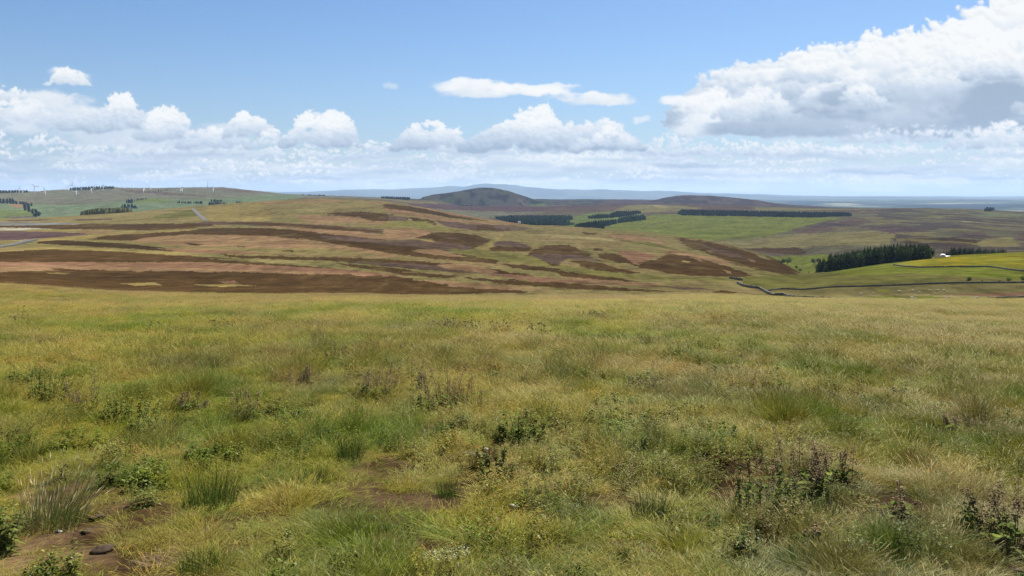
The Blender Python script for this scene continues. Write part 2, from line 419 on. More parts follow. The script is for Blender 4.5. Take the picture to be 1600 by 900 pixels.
# ------------------------------------------------------------------ what grows where (field and heather patches)
def in_poly(px, py, poly):
    s = np.zeros(px.shape, bool); n = len(poly)
    for i in range(n):
        x1, y1 = poly[i]; x2, y2 = poly[(i+1) % n]
        if y1 == y2: continue
        c = ((y1 > py) != (y2 > py)) & (px < (x2-x1)*(py-y1)/(y2-y1)+x1)
        s ^= c
    return s
COL = dict(GY=(146,138,78), O=(156,138,90), O2=(158,142,90), Y=(186,168,112), G=(130,142,74), G3=(136,141,58), GR=(132,146,104), B=(100,77,47), M=(120,98,82), MP=(112,88,84),
           P=(170,136,98), PK=(160,122,92), W=(208,198,168), S=(150,148,140), YG=(160,156,58), YL=(170,150,90), K=(86,68,42), GH=(136,132,104), MG=(124,116,86), OL=(152,140,88), OD=(128,124,66), T=(112,112,98))
L1 = [  # colour, polygon, raggedness
 ('O2',[(-300,338),(0,344),(60,341),(125,336),(210,331),(300,320),(325,335),(322,345),(200,347),(120,347),(0,348),(-300,348)],.4),
 ('OD',[(230,340),(300,327),(310,338),(250,342)],.8),('M',[(0,344),(60,343),(90,344),(20,346)],.3),('M',[(115,343),(180,341),(170,344),(120,345)],.3),
 ('YL',[(325,324),(400,315),(430,325),(420,345),(330,346),(318,332)],.6),('P',[(400,316),(520,312),(620,318),(560,320),(440,322)],.6),('O2',[(430,318),(560,314),(600,322),(520,330),(470,332),(400,326)],.8),
 ('S',[(-300,348),(0,347.5),(100,348.3),(140,350.2),(60,352),(0,352),(-300,352)],.25),
 ('B',[(-300,352.5),(0,352.5),(110,351.6),(130,349.8),(200,350),(330,348.5),(335,353),(300,356.5),(240,360),(160,358.7),(100,358.2),(0,356),(-300,356)],.4),
 ('W',[(-300,356),(0,355.8),(60,356.5),(86,358.6),(40,360),(0,360),(-300,360)],.3),('YL',[(40,359.5),(90,358),(180,361),(120,363),(40,362)],.3),
 ('MP',[(-300,361),(0,361),(90,362.5),(145,365.5),(110,370),(30,375),(0,376),(-300,377)],.5),('M',[(0,361),(40,361.5),(30,364),(0,364)],.3),
 ('P',[(115,360.5),(185,361),(178,364.3),(125,364)],.3),
 ('YL',[(10,377),(120,368),(200,362.5),(300,358),(298,360),(210,367),(130,373),(60,379)],.4),
 ('B',[(138,374),(168,367.5),(230,364.5),(288,361),(330,356.5),(400,356),(450,358),(500,362),(480,368),(400,367),(340,366.5),(290,366.5),(245,370),(225,374.5),(205,376.2)],.5),
 ('K',[(310,357),(400,357),(450,359),(470,364),(380,363),(320,361)],.5),
 ('T',[(-10,386),(20,381),(50,375),(62,374),(52,378),(20,385),(-10,389)],.3),
 ('K',[(58,377),(100,375.6),(190,380),(250,386.5),(286,391.5),(265,392.4),(180,387.5),(90,382.5),(60,380.5)],.4),
 ('P',[(205,377),(228,371),(285,367.3),(340,366.8),(400,368),(470,372.5),(530,381),(600,393.5),(630,400),(600,402),(520,401),(420,397),(350,391),(285,386),(240,381)],.5),
 ('O2',[(225,379),(300,385),(420,387),(500,387),(560,393),(600,399),(520,400),(420,396),(350,390.5),(285,386)],.6),
 ('K',[(288,380),(300,380),(320,382.5),(300,383.5)],.3),('K',[(370,384),(385,384.5),(380,386),(372,385.6)],.3),('K',[(440,391),(460,391.5),(455,393.5),(442,393)],.3),
 ('PK',[(240,388),(300,389),(360,392),(420,397),(360,397),(285,393)],.3),
 ('YL',[(0,392),(50,388.5),(60,384),(170,389),(270,394),(330,397),(250,398),(180,393),(80,389.6),(0,394)],.3),
 ('B',[(-300,397),(0,393.5),(80,389.5),(180,393),(250,397.5),(330,402),(420,407.5),(470,411),(520,419),(440,418),(360,411),(300,409),(150,409.5),(0,409.5),(-300,410)],.6),
 ('B',[(340,398),(420,399.5),(520,402),(620,405.5),(700,412),(780,421),(840,431.5),(780,430),(700,425),(640,420),(560,412),(480,407),(380,403)],.7),
 ('M',[(520,407),(640,411),(740,421),(800,430),(700,425),(600,415)],.5),
 ('OL',[(320,404),(420,406.5),(500,406),(560,412),(640,420),(600,424),(520,419),(440,413)],.5),
 ('B',[(520,411),(600,417),(660,425),(600,424),(560,419)],.5),
 ('PK',[(-300,410),(0,409.5),(150,409.5),(300,409.5),(420,415),(520,420),(600,427.5),(640,434),(520,429),(440,427),(300,424.5),(200,423),(100,420.5),(0,424),(-300,425)],.6),
 ('P',[(0,417),(120,417),(280,418.5),(420,422),(520,426),(600,431),(480,428),(300,424.5),(100,421),(0,424)],.6),
 ('B',[(-300,427),(0,424.8),(100,420.8),(200,423),(300,424.5),(440,427),(520,429.5),(620,432),(700,444),(830,456),(810,459.5),(760,458),(640,464),(520,466),(380,466),(200,462),(90,457),(0,446),(-300,444)],.9),
 ('PK',[(345,440),(368,438),(372,442),(352,443)],.5),('YL',[(70,426.5),(110,426.5),(100,428.5),(80,428)],.3),('YL',[(190,443),(240,441),(252,446),(210,447)],.5),('YL',[(300,445),(350,443),(400,446),(350,448)],.4),
 ('B',[(505,334),(560,330),(600,334),(645,342),(600,346),(560,341)],1.0),('P',[(462,337),(482,335.5),(560,339),(620,349),(660,352),(560,349.5),(475,345)],.5),
 ('M',[(300,350),(320,346),(420,347),(520,352),(602,358),(598,365.5),(530,361),(450,356),(380,351.5),(340,351)],.4),('B',[(320,347),(420,348),(520,353.5),(598,361),(598,364),(520,359),(440,353),(360,349)],.4),
 ('P',[(420,353),(500,358),(560,362),(620,372),(660,378),(600,374),(520,366),(450,358)],.3),
 ('B',[(330,362),(400,359),(450,361),(520,366),(600,374.5),(650,385),(700,394.5),(760,402),(780,408),(776,412.5),(700,406),(640,400),(600,394),(540,384),(480,374),(400,368),(340,367)],.5),
 ('M',[(500,367.5),(560,371),(628,379.5),(640,385),(610,383),(540,376.5),(502,372)],.4),
 ('P',[(600,358.5),(640,357),(681,361),(665,367),(650,373.5),(620,373),(600,371)],.3),
 ('B',[(600,318),(640,322),(700,332),(760,344),(700,337),(640,331),(600,326)],.5),('P',[(600,325.5),(640,330),(700,341),(760,347.5),(812,351.5),(785,352.5),(700,346.5),(640,338),(600,331)],.4),
 ('P',[(658,323),(740,337),(800,347),(822,352),(795,351),(720,338.5),(670,328)],.3),('B',[(665,328.5),(720,338),(770,346),(700,340),(665,333)],.3),
 ('M',[(606,336.5),(637,338.5),(634,345.5),(608,344)],.3),('B',[(640,339),(678,345),(682,352),(650,350)],.4),('B',[(560,340),(606,337),(606,346),(580,345)],.4),
 ('M',[(680,345),(740,350),(800,352.5),(835,357.5),(785,361.5),(745,360),(700,355)],.5),('GY',[(600,348),(640,345),(668,346),(682,354),(730,361),(660,357),(600,353)],.8),
 ('B',[(745,352),(770,352.5),(795,356),(796,361),(745,359.5)],.4),('M',[(771,353.5),(794,354),(790,360),(776,358)],.2),
 ('B',[(650,371.5),(680,362.5),(720,364),(745,368),(767,374),(764,378),(742,388),(700,384.5),(680,380)],.4),('M',[(690,371),(720,371),(705,374)],.3),
 ('M',[(600,376.5),(645,374),(720,382),(744,389),(700,393),(650,386)],.4),('YL',[(648,373),(675,374),(680,378),(665,377)],.3),
 ('YL',[(749,392),(757,384),(768,377),(781,366),(788,366.5),(777,379),(765,388),(757,393)],.5),
 ('M',[(776,377),(800,376.5),(822,382),(832,387),(800,386),(770,384)],.5),('B',[(764,388),(775,384),(800,384.5),(832,387),(830,392),(810,394),(766,391.5)],.5),
 ('P',[(640,391),(680,388.5),(730,401),(700,401),(655,395)],.4),
 ('GY',[(700,389),(752,392),(800,396),(840,401),(862,411),(925,421),(1000,429),(950,430),(850,416),(800,408.5),(760,404),(720,397)],.8),
 ('B',[(830,391),(850,384),(890,382.5),(905,390),(925,396),(920,400),(890,397.5),(850,396),(822,400)],.7),
 ('M',[(828,397),(892,397),(888,403),(870,414.5),(850,408),(835,402)],.4),('M',[(890,397.5),(912,399),(945,408),(915,409.5),(888,404)],.4),
 ('P',[(680,413.5),(740,413.5),(778,424),(770,427),(700,421.5)],.5),('B',[(780,412),(840,416),(925,427),(1000,441),(920,434),(870,426),(800,418.5)],.5),
 ('B',[(850,409),(870,413),(878,415),(862,416)],.5),
 ('Y',[(826,367),(850,365),(900,369),(950,373.5),(980,376.5),(950,376.5),(890,371.5),(850,369)],.3),('P',[(940,365),(1005,368.5),(1030,373),(1040,383.5),(1010,381),(975,376)],.5),('B',[(910,363),(935,364),(930,366.5),(912,365.5)],.4),
 ('OD',[(968,375),(1020,379),(1062,391.5),(1010,383),(975,378)],.3),
 ('B',[(892,408),(915,408.5),(940,410.5),(960,418),(1002,427.5),(970,426.5),(920,420)],.6),('B',[(932,397.5),(945,394),(965,396.5),(980,404),(995,414),(965,410),(940,404.5)],.7),
 ('B',[(925,388),(940,389),(942,392),(928,392)],.5),
 ('PK',[(964,391),(1000,393),(1028,399.5),(1012,407),(990,413),(978,403.5)],.5),
 ('B',[(985,414),(1030,404),(1038,400),(1046,394),(1065,397),(1100,405),(1120,411),(1150,420),(1178,431),(1150,433),(1100,431),(1050,428),(1010,420)],1.0),
 ('P',[(1076,401.5),(1088,403),(1104,408.5),(1092,407.5)],.4),('P',[(1130,421.5),(1138,423),(1146,429),(1136,427)],.4),('YL',[(1066,407),(1080,409),(1076,411),(1066,409)],.4),
 ('P',[(1038,388),(1060,392),(1110,402),(1150,413),(1130,413),(1090,403),(1050,396)],.6),
 ('B',[(1056,371.5),(1100,376),(1150,386.5),(1200,400.5),(1235,416.5),(1252,428.5),(1235,429),(1190,424),(1150,412),(1110,398),(1070,384.5)],1.1),
 ('P',[(1165,402),(1172,404),(1182,410),(1172,408)],.3),('OL',[(1100,390),(1120,393),(1110,394)],.3),('OL',[(1176,396),(1195,400),(1205,406),(1190,403)],.5),
 ('M',[(1100,384),(1150,396),(1180,408),(1150,402),(1110,392)],1.0),
 ('GY',[(860,421),(1000,429.5),(1080,434),(1150,434),(1170,431),(1176,436),(1140,440),(1050,437),(950,433)],.8),
 ('B',[(862,421.5),(900,428),(950,435.5),(925,438),(880,432)],.5),
 ('B',[(700,432),(800,437),(900,444),(1000,452),(1100,457),(1000,456),(880,450),(780,442)],1.2),('PK',[(720,424),(860,434),(960,441),(1080,449),(960,447),(840,440)],1.2),('P',[(640,436),(760,444),(860,452),(780,453),(700,446)],1.0),
 ('B',[(1112,455),(1130,453.5),(1152,456.5),(1148,461),(1118,460)],.6),('M',[(1000,445),(1060,448),(1120,452),(1060,452)],.6),
 ('B',[(600,424),(660,426),(720,431),(700,434),(630,430)],.6),('P',[(880,432),(960,438),(1040,444),(1000,446),(920,441)],.6),
]
RIGHT1 = [ # the valley fields on the right, near side
 ('OD',[(1160,433),(1255,428),(1300,425),(1340,428),(1480,432),(1480,443),(1300,448.5),(1197,454),(1160,447)],.3),
 ('G3',[(1290,426),(1380,411),(1455,403),(1460,404),(1400,413),(1440,418),(1540,417),(1600,421),(1900,420),(1900,441),(1600,438),(1500,431),(1420,427),(1330,430)],.4),
 ('YG',[(1395,413.5),(1410,410),(1450,403),(1500,398),(1600,393.5),(1900,384),(1900,420),(1600,419),(1540,417),(1440,418)],.3),
 ('OL',[(1200,456),(1300,449.5),(1480,443.5),(1600,442.8),(1900,442),(1900,475),(1600,473),(1340,470),(1240,466)],.3),
 ('PK',[(1450,462),(1560,457),(1900,452),(1900,466),(1560,466),(1470,465)],1.0),('G3',[(1300,466),(1420,463),(1560,466),(1500,472),(1340,471)],1.2),('YG',[(1370,452),(1392,452),(1385,456),(1372,455)],.4),
 ('Y',[(1400,460),(1480,461),(1600,463),(1500,465),(1410,462)],.6),
]
L3 = [
 # left hills
 ('GH',[(-300,290),(700,290),(700,312),(470,309),(300,316),(180,318),(-300,318)],.5),('GR',[(-300,318),(0,318),(120,320),(220,312),(330,311),(420,303),(480,306),(470,310),(300,325),(120,340),(-300,350)],.4),
 ('P',[(10,320),(30,318.5),(40,322),(36,326),(20,323)],.4),('G',[(-300,330),(0,327),(40,328),(60,338),(0,342),(-300,346)],.5),('M',[(0,339),(40,337),(60,339),(20,341)],.5),
 ('G',[(205,317),(215,312),(242,309),(270,313),(262,316),(230,318)],.3),('GR',[(215,320),(270,316),(330,320),(320,324),(240,328)],.3),
 ('M',[(180,295),(240,299),(320,306),(280,305),(200,300)],.5),('M',[(320,293),(380,297),(420,301),(370,300)],.5),
 # centre
 ('MP',[(640,318),(1010,318),(1010,330),(640,332)],.8),('GH',[(640,324),(740,330),(860,332),(760,340),(700,335)],.8),
 ('M',[(850,326),(1060,318),(1180,322),(1180,328),(1055,329),(930,331),(850,333)],.9),
 ('OL',[(960,329),(980,321),(1010,319),(1060,321),(1100,325),(1060,330),(1000,333)],.6),('Y',[(1010,320),(1035,321),(1050,325),(1030,324)],.3),
 ('G',[(880,345),(900,338),(930,332),(960,330),(1003,334),(1010,343),(960,350),(944,361),(880,354)],.4),
 ('G3',[(915,362),(944,352),(1000,343),(1020,335),(1100,334.5),(1180,337),(1300,340),(1322,341),(1290,346),(1250,355),(1234,361),(1200,368),(1140,377),(1100,376),(1060,371),(1010,363)],.3),
 ('OD',[(1000,357),(1016,350),(1060,344),(1062,345),(1018,352),(1002,359)],.2),
 ('OL',[(1118,378),(1160,374),(1200,368),(1250,365.5),(1330,361),(1380,360.5),(1408,368.5),(1392,373),(1388,384),(1360,384),(1300,388),(1250,388),(1160,388)],.5),
 ('OD',[(1100,376.5),(1140,372),(1176,368.5),(1170,371),(1130,377)],.3),
 ('B',[(1152,388.5),(1190,387.5),(1250,387),(1262,395),(1245,398),(1210,396),(1180,392)],.5),('MG',[(1262,386),(1320,383),(1400,382),(1400,392),(1290,398),(1262,394)],1.0),
 ('G3',[(1195,402),(1230,400),(1290,397),(1310,402),(1290,420),(1270,428),(1240,424),(1215,410)],.6),
 ('MG',[(1232,362),(1262,353),(1300,344),(1340,335),(1400,328),(1480,326),(1600,330),(1900,332),(1900,396),(1600,396),(1500,398),(1460,404),(1450,385),(1388,384),(1392,373),(1408,368),(1380,361),(1300,361),(1250,366)],.5),
 ('M',[(1232,361),(1270,352),(1320,343),(1350,338),(1400,340),(1340,350),(1300,361),(1250,366)],1.5),('MP',[(1350,355),(1400,352),(1460,362),(1400,366),(1370,361)],1.5),
 ('K',[(1392,375),(1420,369),(1500,372),(1560,380),(1480,390),(1440,384)],1.5),('OL',[(1520,382),(1545,372),(1580,370),(1592,384),(1560,390)],.6),('M',[(1585,366),(1640,362),(1640,390),(1596,386)],1.0),
 ('MP',[(1500,365),(1540,364),(1545,372),(1510,371)],.8),('Y',[(1500,345.5),(1545,346),(1548,348),(1510,347)],.3),('GR',[(1500,333),(1600,335),(1600,338),(1540,338)],.8),
]
def moor_noise(x, y):
    return fbm(x/70, y/70, 5, 12)
def paint():
    X, Y = WX, WY; r = np.hypot(X, Y)
    n1 = fbm(X/60, Y/60, 5, 21); n2 = fbm(X/400, Y/400, 4, 22)
    jx = .8*fbm(X/22, Y/22, 4, 31)+.8*fbm(X/5, Y/14, 4, 35); jy = .8*fbm(X/22, Y/22, 4, 33)+1.1*fbm(X/5, Y/16, 4, 37)
    pxs = np.broadcast_to(PX, X.shape); col = np.zeros(X.shape+(3,))
    xa = 800+F*np.tan(np.clip(azs, -R(44), R(44)))*(CP+.07*SP)
    r1 = prof(xa, [(p[0], p[1]) for p in CREST1])[None, :]
    z = lambda k: lin(COL[k])
    def mixc(a, b, t): return a*(1-t[..., None])+b*t[..., None]
    base = mixc(z('OL'), z('P'), sstep(-.1, .5, n1)*.6); col[:] = mixc(base, z('O2'), sstep(0, .5, n2)*.6)
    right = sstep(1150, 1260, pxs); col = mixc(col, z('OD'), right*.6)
    # behind the first crest
    bh = r > r1*1.12
    c3 = mixc(np.broadcast_to(z('MG'), col.shape), z('M'), sstep(-.15, .3, n2+.3*n1)); c3 = mixc(c3, z('OL'), sstep(.1, .5, fbm(X/700, Y/300, 5, 25)))
    col = np.where(bh[..., None], c3, col)
    def lay(lst, mask):
        rows = np.where(mask.any(1))[0]; a, b = rows[0], rows[-1]+1
        sl = slice(a, b); P_, Q_, M_ = pxs[sl], PY[sl], mask[sl]
        for k, poly, rag in lst:
            s = in_poly(P_+jx[sl]*rag*9, Q_+jy[sl]*rag*2.2, poly) & M_
            c = z(k); t = np.clip(.5+n1[sl][s]*.9, 0, 1)[:, None]
            cc = c*(.90+.2*t)
            if k in ('B', 'K', 'M'): cc = cc*(1-.0*t)
            col[sl][s] = cc
    lay(L1, (r > 330) & (r < r1*1.12)); lay(RIGHT1, (r > 330) & (r < r1*1.12) & (pxs > 1100)); lay(L3, bh & (r < 7300))
    # two-scale mottling inside patches
    m = (r > 330) & (r < 12000); v = 1+.22*n1+.14*fbm(X/9, Y/9, 3, 44)*(r < 1600)
    col = np.where(m[..., None], col*v[..., None], col)
    # streaks of other growth
    sk = sstep(.28, .5, fbm(X/35, Y/90, 5, 51))*((r > 330) & (r < r1*1.12) & (pxs < 1150)); col = mixc(col, z('OL')*.95, sk*.28)
    sk = sstep(.30, .5, fbm(X/45, Y/120, 5, 52))*((r > 330) & (r < r1*1.12) & (pxs < 1150)); col = mixc(col, z('K')*1.15, sk*.30)
    hl = (r > r1*1.12) & (r < 6000) & (pxs > 1225); sk = sstep(.02, .28, fbm(X/55, Y/150, 5, 53)); s2 = sstep(.05, .3, fbm(X/45, Y/130, 5, 54))
    inm = in_poly(pxs, PY, L3[-10][1]) & hl if False else hl & (PY < 397) & (PY > 325) & ((pxs-1232)*.28 > (362-PY)) & ~((pxs < 1400) & (PY > 358))
    col = np.where(inm[..., None], mixc(mixc(col, lin((98,84,78)), sk*.85), z('OL'), s2*.7*(1-sk)), col)
    # buttercups in the domed field
    bc = in_poly(pxs, PY, RIGHT1[2][1]) & (r > 330) & (r < r1*1.12)
    s = sstep(.0, .35, fbm(X/14, Y/22, 5, 61))*sstep(1395, 1440, pxs)*sstep(1720, 1500, pxs)*sstep(398, 403, PY+0*X)
    col = np.where(bc[..., None], mixc(col, lin((205,175,30)), s*.75), col)
    # the heathery hills
    hy = (r > 5600) & (r < 9500) & (pxs > 640)
    hc = mixc(np.broadcast_to(lin((56,48,42)), col.shape), lin((98,96,54)), sstep(.02, .22, fbm(X/70+5, Y/260, 5, 71)))
    hc = mixc(hc, lin((96,86,74)), sstep(.12, .3, fbm(X/90, Y/320, 4, 72)))
    hc2 = mixc(np.broadcast_to(lin((80,58,50)), col.shape), lin((112,88,72)), sstep(0, .25, fbm(X/80, Y/200, 5, 73)))
    hc = np.where((pxs > 940)[..., None], hc2, hc)
    hc = np.where(((WZ < -108)&(pxs<940))[..., None], mixc(np.broadcast_to(lin((122,100,90)), col.shape), lin((130,130,84)), sstep(0, .3, fbm(X/200, Y/500, 5, 74))), hc)
    sd = in_poly(pxs, PY, [(665,322),(700,307),(735,300),(730,306),(715,312),(700,320)])&hy
    hc = np.where(sd[..., None], mixc(hc, lin((104,108,56)), np.full(X.shape, .5)), hc)
    for poly in ([(762,312),(778,311),(792,316),(795,321),(766,322)], [(722,307),(735,307),(728,313),(720,312)], [(752,296),(766,296),(764,301),(755,300)]):
        hc = np.where((in_poly(pxs, PY, poly)&hy)[..., None], lin((100,94,78)), hc)
    hc = np.where((in_poly(pxs+jx*3, PY, [(806,309),(812,309),(829,325),(821,325)])&hy)[..., None], lin((124,108,92)), hc)
    hc = np.where((in_poly(pxs, PY+jy, [(828,320),(850,318),(862,324),(836,327)])&hy)[..., None], lin((112,130,62)), hc)
    col = np.where(hy[..., None], hc, col)
    # lowland plain and far hills
    pl = r > 9500
    f1 = vnoise(X/600, Y/2200, 81); f2 = fbm(X/1500, Y/3500, 4, 82)
    pc = mixc(np.broadcast_to(lin((98,112,76)), col.shape), lin((215,205,160)), sstep(.74, .84, f1)); pc = mixc(pc, lin((40,52,36)), sstep(-.02, .16, f2))
    pc = np.where((r > 30000)[..., None], mixc(np.broadcast_to(lin((124,130,100)), col.shape), lin((92,102,80)), sstep(-.1, .3, f2)), pc)
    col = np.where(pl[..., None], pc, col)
    # the near hillside
    nr = r < 335
    a = fbm(X/7, Y/7, 5, 91); b = fbm(X/28, Y/28, 4, 92); c = fbm(X/1.3, Y/1.3, 3, 93)
    g = mixc(np.broadcast_to(lin((140,132,66)), col.shape), lin((112,122,52)), sstep(-.15, .3, a)); g = mixc(g, lin((178,152,92)), sstep(-.1, .35, b+.4*c)*sstep(14, 60, r)*.8)
    g = mixc(g, lin((150,116,76)), sstep(.1, .4, fbm(X/16, Y/16, 5, 94))*.6*sstep(60, 160, r))
    g = mixc(g, lin((158,138,92)), sstep(478, 466, PY)*sstep(1200, 1000, pxs)*.8)
    g = mixc(g, lin((112,84,58)), sstep(-.05, .2, fbm(X/9, Y/22, 5, 95)+.25*sstep(150, 250, r)-.12)*sstep(90, 170, r)*.75)
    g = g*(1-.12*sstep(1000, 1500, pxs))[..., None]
    c4 = fbm(X/.16, Y/.16, 3, 97); soil = mixc(np.broadcast_to(lin((84,63,46)), col.shape), lin((136,110,80)), sstep(-.25, .35, .5*c+.7*c4))
    g = mixc(soil, g, sstep(10, 34, r))
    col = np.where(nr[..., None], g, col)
    return col
def mesh_obj(name, verts, faces, mat=None, parent=None, smooth=False):
    me = bpy.data.meshes.new(name); me.from_pydata(verts, [], faces); me.update()
    if smooth: me.polygons.foreach_set('use_smooth', [True]*len(me.polygons))
    o = bpy.data.objects.new(name, me); C.objects.link(o)
    if mat: me.materials.append(mat)
    if parent: o.parent = parent
    return o
def fast_mesh(name, co, quads=None, tris=None, smooth=True):
    me = bpy.data.meshes.new(name); me.vertices.add(len(co)); me.vertices.foreach_set('co', np.asarray(co, np.float32).ravel())
    nq = 0 if quads is None else len(quads); ntri = 0 if tris is None else len(tris)
    me.loops.add(nq*4+ntri*3); me.polygons.add(nq+ntri)
    idx = np.concatenate([(np.asarray(quads).ravel() if nq else np.zeros(0, int)), (np.asarray(tris).ravel() if ntri else np.zeros(0, int))]).astype(np.int32)
    me.loops.foreach_set('vertex_index', idx)
    st = np.concatenate([np.arange(nq)*4, nq*4+np.arange(ntri)*3]).astype(np.int32)
    me.polygons.foreach_set('loop_start', st)
    me.polygons.foreach_set('use_smooth', np.full(nq+ntri, smooth))
    me.update(calc_edges=True); me.validate()
    return me
def color_attr(me, col, name='Col'):
    a = me.color_attributes.new(name, 'FLOAT_COLOR', 'POINT')
    b = np.ones((len(me.vertices), 4), np.float32); b[:, :3] = col
    a.data.foreach_set('color', b.ravel())

# material helper
class NT:
    def __init__(s, name):
        s.m = bpy.data.materials.new(name); s.m.use_nodes = True; s.t = s.m.node_tree; s.t.nodes.clear()
        s.out = s.n('ShaderNodeOutputMaterial')
    def n(s, t, **k):
        x = s.t.nodes.new(t)
        for a, b in k.items(): setattr(x, a, b)
        return x
    def l(s, a, b): s.t.links.new(a, b)
    def put(s, sock, v):
        if isinstance(v, (int, float, tuple)): sock.default_value = v
        else: s.l(v, sock)
    def math(s, op, a, b=0., c=0., clamp=False):
        x = s.n('ShaderNodeMath', operation=op, use_clamp=clamp)
        for i, v in enumerate((a, b, c)): s.put(x.inputs[i], v)
        return x.outputs[0]
    def mix(s, f, a, b, blend='MIX'):
        x = s.n('ShaderNodeMix', data_type='RGBA', blend_type=blend)
        s.put(x.inputs[0], f); s.put(x.inputs[6], a); s.put(x.inputs[7], b)
        return x.outputs[2]
    def noise(s, scale, detail=4, rough=.55, vec=None, dims='3D'):
        x = s.n('ShaderNodeTexNoise'); x.inputs['Scale'].default_value = scale; x.inputs['Detail'].default_value = detail; x.inputs['Roughness'].default_value = rough
        if vec is not None: s.l(vec, x.inputs['Vector'])
        return x.outputs[0]
    def mapr(s, v, a, b, c, d):
        x = s.n('ShaderNodeMapRange'); s.put(x.inputs[0], v)
        for i, q in enumerate((a, b, c, d)): x.inputs[i+1].default_value = q
        return x.outputs[0]
ALB = .52      # sRGB seen in the sun -> surface albedo
def land_material():
    t = NT('moorland'); g = t.n('ShaderNodeNewGeometry'); pos = g.outputs['Position']
    at_ = t.n('ShaderNodeAttribute', attribute_name='Col').outputs[0]
    n1 = t.noise(.9, 5, .6, pos); n2 = t.noise(.12, 5, .6, pos); n3 = t.noise(7., 4, .6, pos)
    n4 = t.noise(.035, 5, .65, pos); 
    vm = t.n('ShaderNodeVectorMath', operation='MULTIPLY'); t.l(pos, vm.inputs[0]); vm.inputs[1].default_value = (1, .2, .2); pos2 = vm.outputs[0]
    n5 = t.noise(.16, 6, .65, pos2); n6 = t.noise(.24, 6, .7, pos2); n7 = t.noise(.11, 5, .7, pos2)
    v = t.math('ADD', t.mapr(n1, .3, .7, .80, 1.18), t.mapr(n2, .35, .65, -.20, .20))
    v = t.math('ADD', v, t.mapr(n4, .35, .65, -.16, .16))
    v = t.math('ADD', v, t.mapr(n7, .35, .65, -.22, .22))
    v = t.math('MULTIPLY', v, t.mapr(n3, .3, .7, .86, 1.14))
    cb = t.n('ShaderNodeCombineXYZ'); [t.l(v, cb.inputs[i]) for i in range(3)]
    c = t.mix(1., at_, cb.outputs[0], 'MULTIPLY')
    c = t.mix(t.mapr(n5, .58, .72, 0., .30), c, (.17, .135, .06, 1))      # paler grass coming through
    c = t.mix(t.mapr(n6, .58, .72, 0., .34), c, (.055, .045, .026, 1))    # darker tufts
    b = t.n('ShaderNodeBsdfDiffuse'); t.l(c, b.inputs[0]); b.inputs[1].default_value = .8
    bp = t.n('ShaderNodeBump'); bp.inputs['Strength'].default_value = .9; bp.inputs['Distance'].default_value = .25
    t.l(t.math('ADD', n1, t.math('MULTIPLY', n2, 3.)), bp.inputs['Height']); t.l(bp.outputs[0], b.inputs['Normal'])
    t.l(b.outputs[0], t.out.inputs[0]); return t.m
def build_land():
    co = np.stack([WX, WY, WZ], -1).reshape(-1, 3)
    i = np.arange(NR-1)[:, None]; j = np.arange(NA-1)[None, :]
    q = np.stack([i*NA+j, i*NA+j+1, (i+1)*NA+j+1, (i+1)*NA+j], -1).reshape(-1, 4)[:, ::-1]
    c0 = len(co); co = np.vstack([co, [[0, 0, -1.7]]])
    tr = np.array([[c0, k+1, k] for k in range(NA-1)])
    me = fast_mesh('terrain', co, q, tr)
    col = paint().reshape(-1, 3)*ALB; col = np.vstack([col, col[:1]])
    color_attr(me, np.clip(col, .003, .85))
    me.materials.append(land_material())
    o = bpy.data.objects.new('terrain', me); C.objects.link(o); o['kind'] = 'structure'
    return o
build_land()

# ------------------------------------------------------------------ the air
def build_haze():
    t = NT('air'); v = t.n('ShaderNodeVolumePrincipled')
    v.inputs['Color'].default_value = HAZE_COL; v.inputs['Density'].default_value = HAZE_DENSITY
    v.inputs['Anisotropy'].default_value = .15
    t.l(v.outputs[0], t.out.inputs['Volume'])
    X_, z0, z1 = 53000., -303., 440.
    vs = [(x, y, z) for z in (z0, z1) for y in (-X_, X_) for x in (-X_, X_)]
    o = mesh_obj('haze', vs, [(0,2,3,1),(4,5,7,6),(0,1,5,4),(2,6,7,3),(0,4,6,2),(1,3,7,5)], t.m)
    o['kind'] = 'stuff'; o['label'] = 'thin blue summer haze over the far moors and hills'; o['category'] = 'haze'
HAZE_COL, HAZE_DENSITY = (.50, .70, 1.0, 1), 2.1e-5
build_haze()

# ------------------------------------------------------------------ shared materials
def plain(name, col, rough=.9, noise=.0, scale=3., transl=0., spec=.2):
    t = NT(name); b = t.n('ShaderNodeBsdfPrincipled'); b.inputs['Roughness'].default_value = rough
    b.inputs['Specular IOR Level'].default_value = spec
    c = (*[float(v) for v in col], 1)
    if noise:
        tc = t.n('ShaderNodeTexCoord'); n_ = t.noise(scale, 4, .6, tc.outputs['Object'])
        v = t.mapr(n_, .25, .75, 1-noise, 1+noise); cb = t.n('ShaderNodeCombineXYZ'); [t.l(v, cb.inputs[i]) for i in range(3)]
        cc = t.mix(1., c, cb.outputs[0], 'MULTIPLY'); t.l(cc, b.inputs['Base Color'])
    else: b.inputs['Base Color'].default_value = c
    if transl:
        tr = t.n('ShaderNodeBsdfTranslucent'); t.put(tr.inputs[0], c if not noise else cc); ms = t.n('ShaderNodeMixShader'); ms.inputs[0].default_value = transl
        t.l(b.outputs[0], ms.inputs[1]); t.l(tr.outputs[0], ms.inputs[2]); t.l(ms.outputs[0], t.out.inputs[0])
    else: t.l(b.outputs[0], t.out.inputs[0])
    return t.m
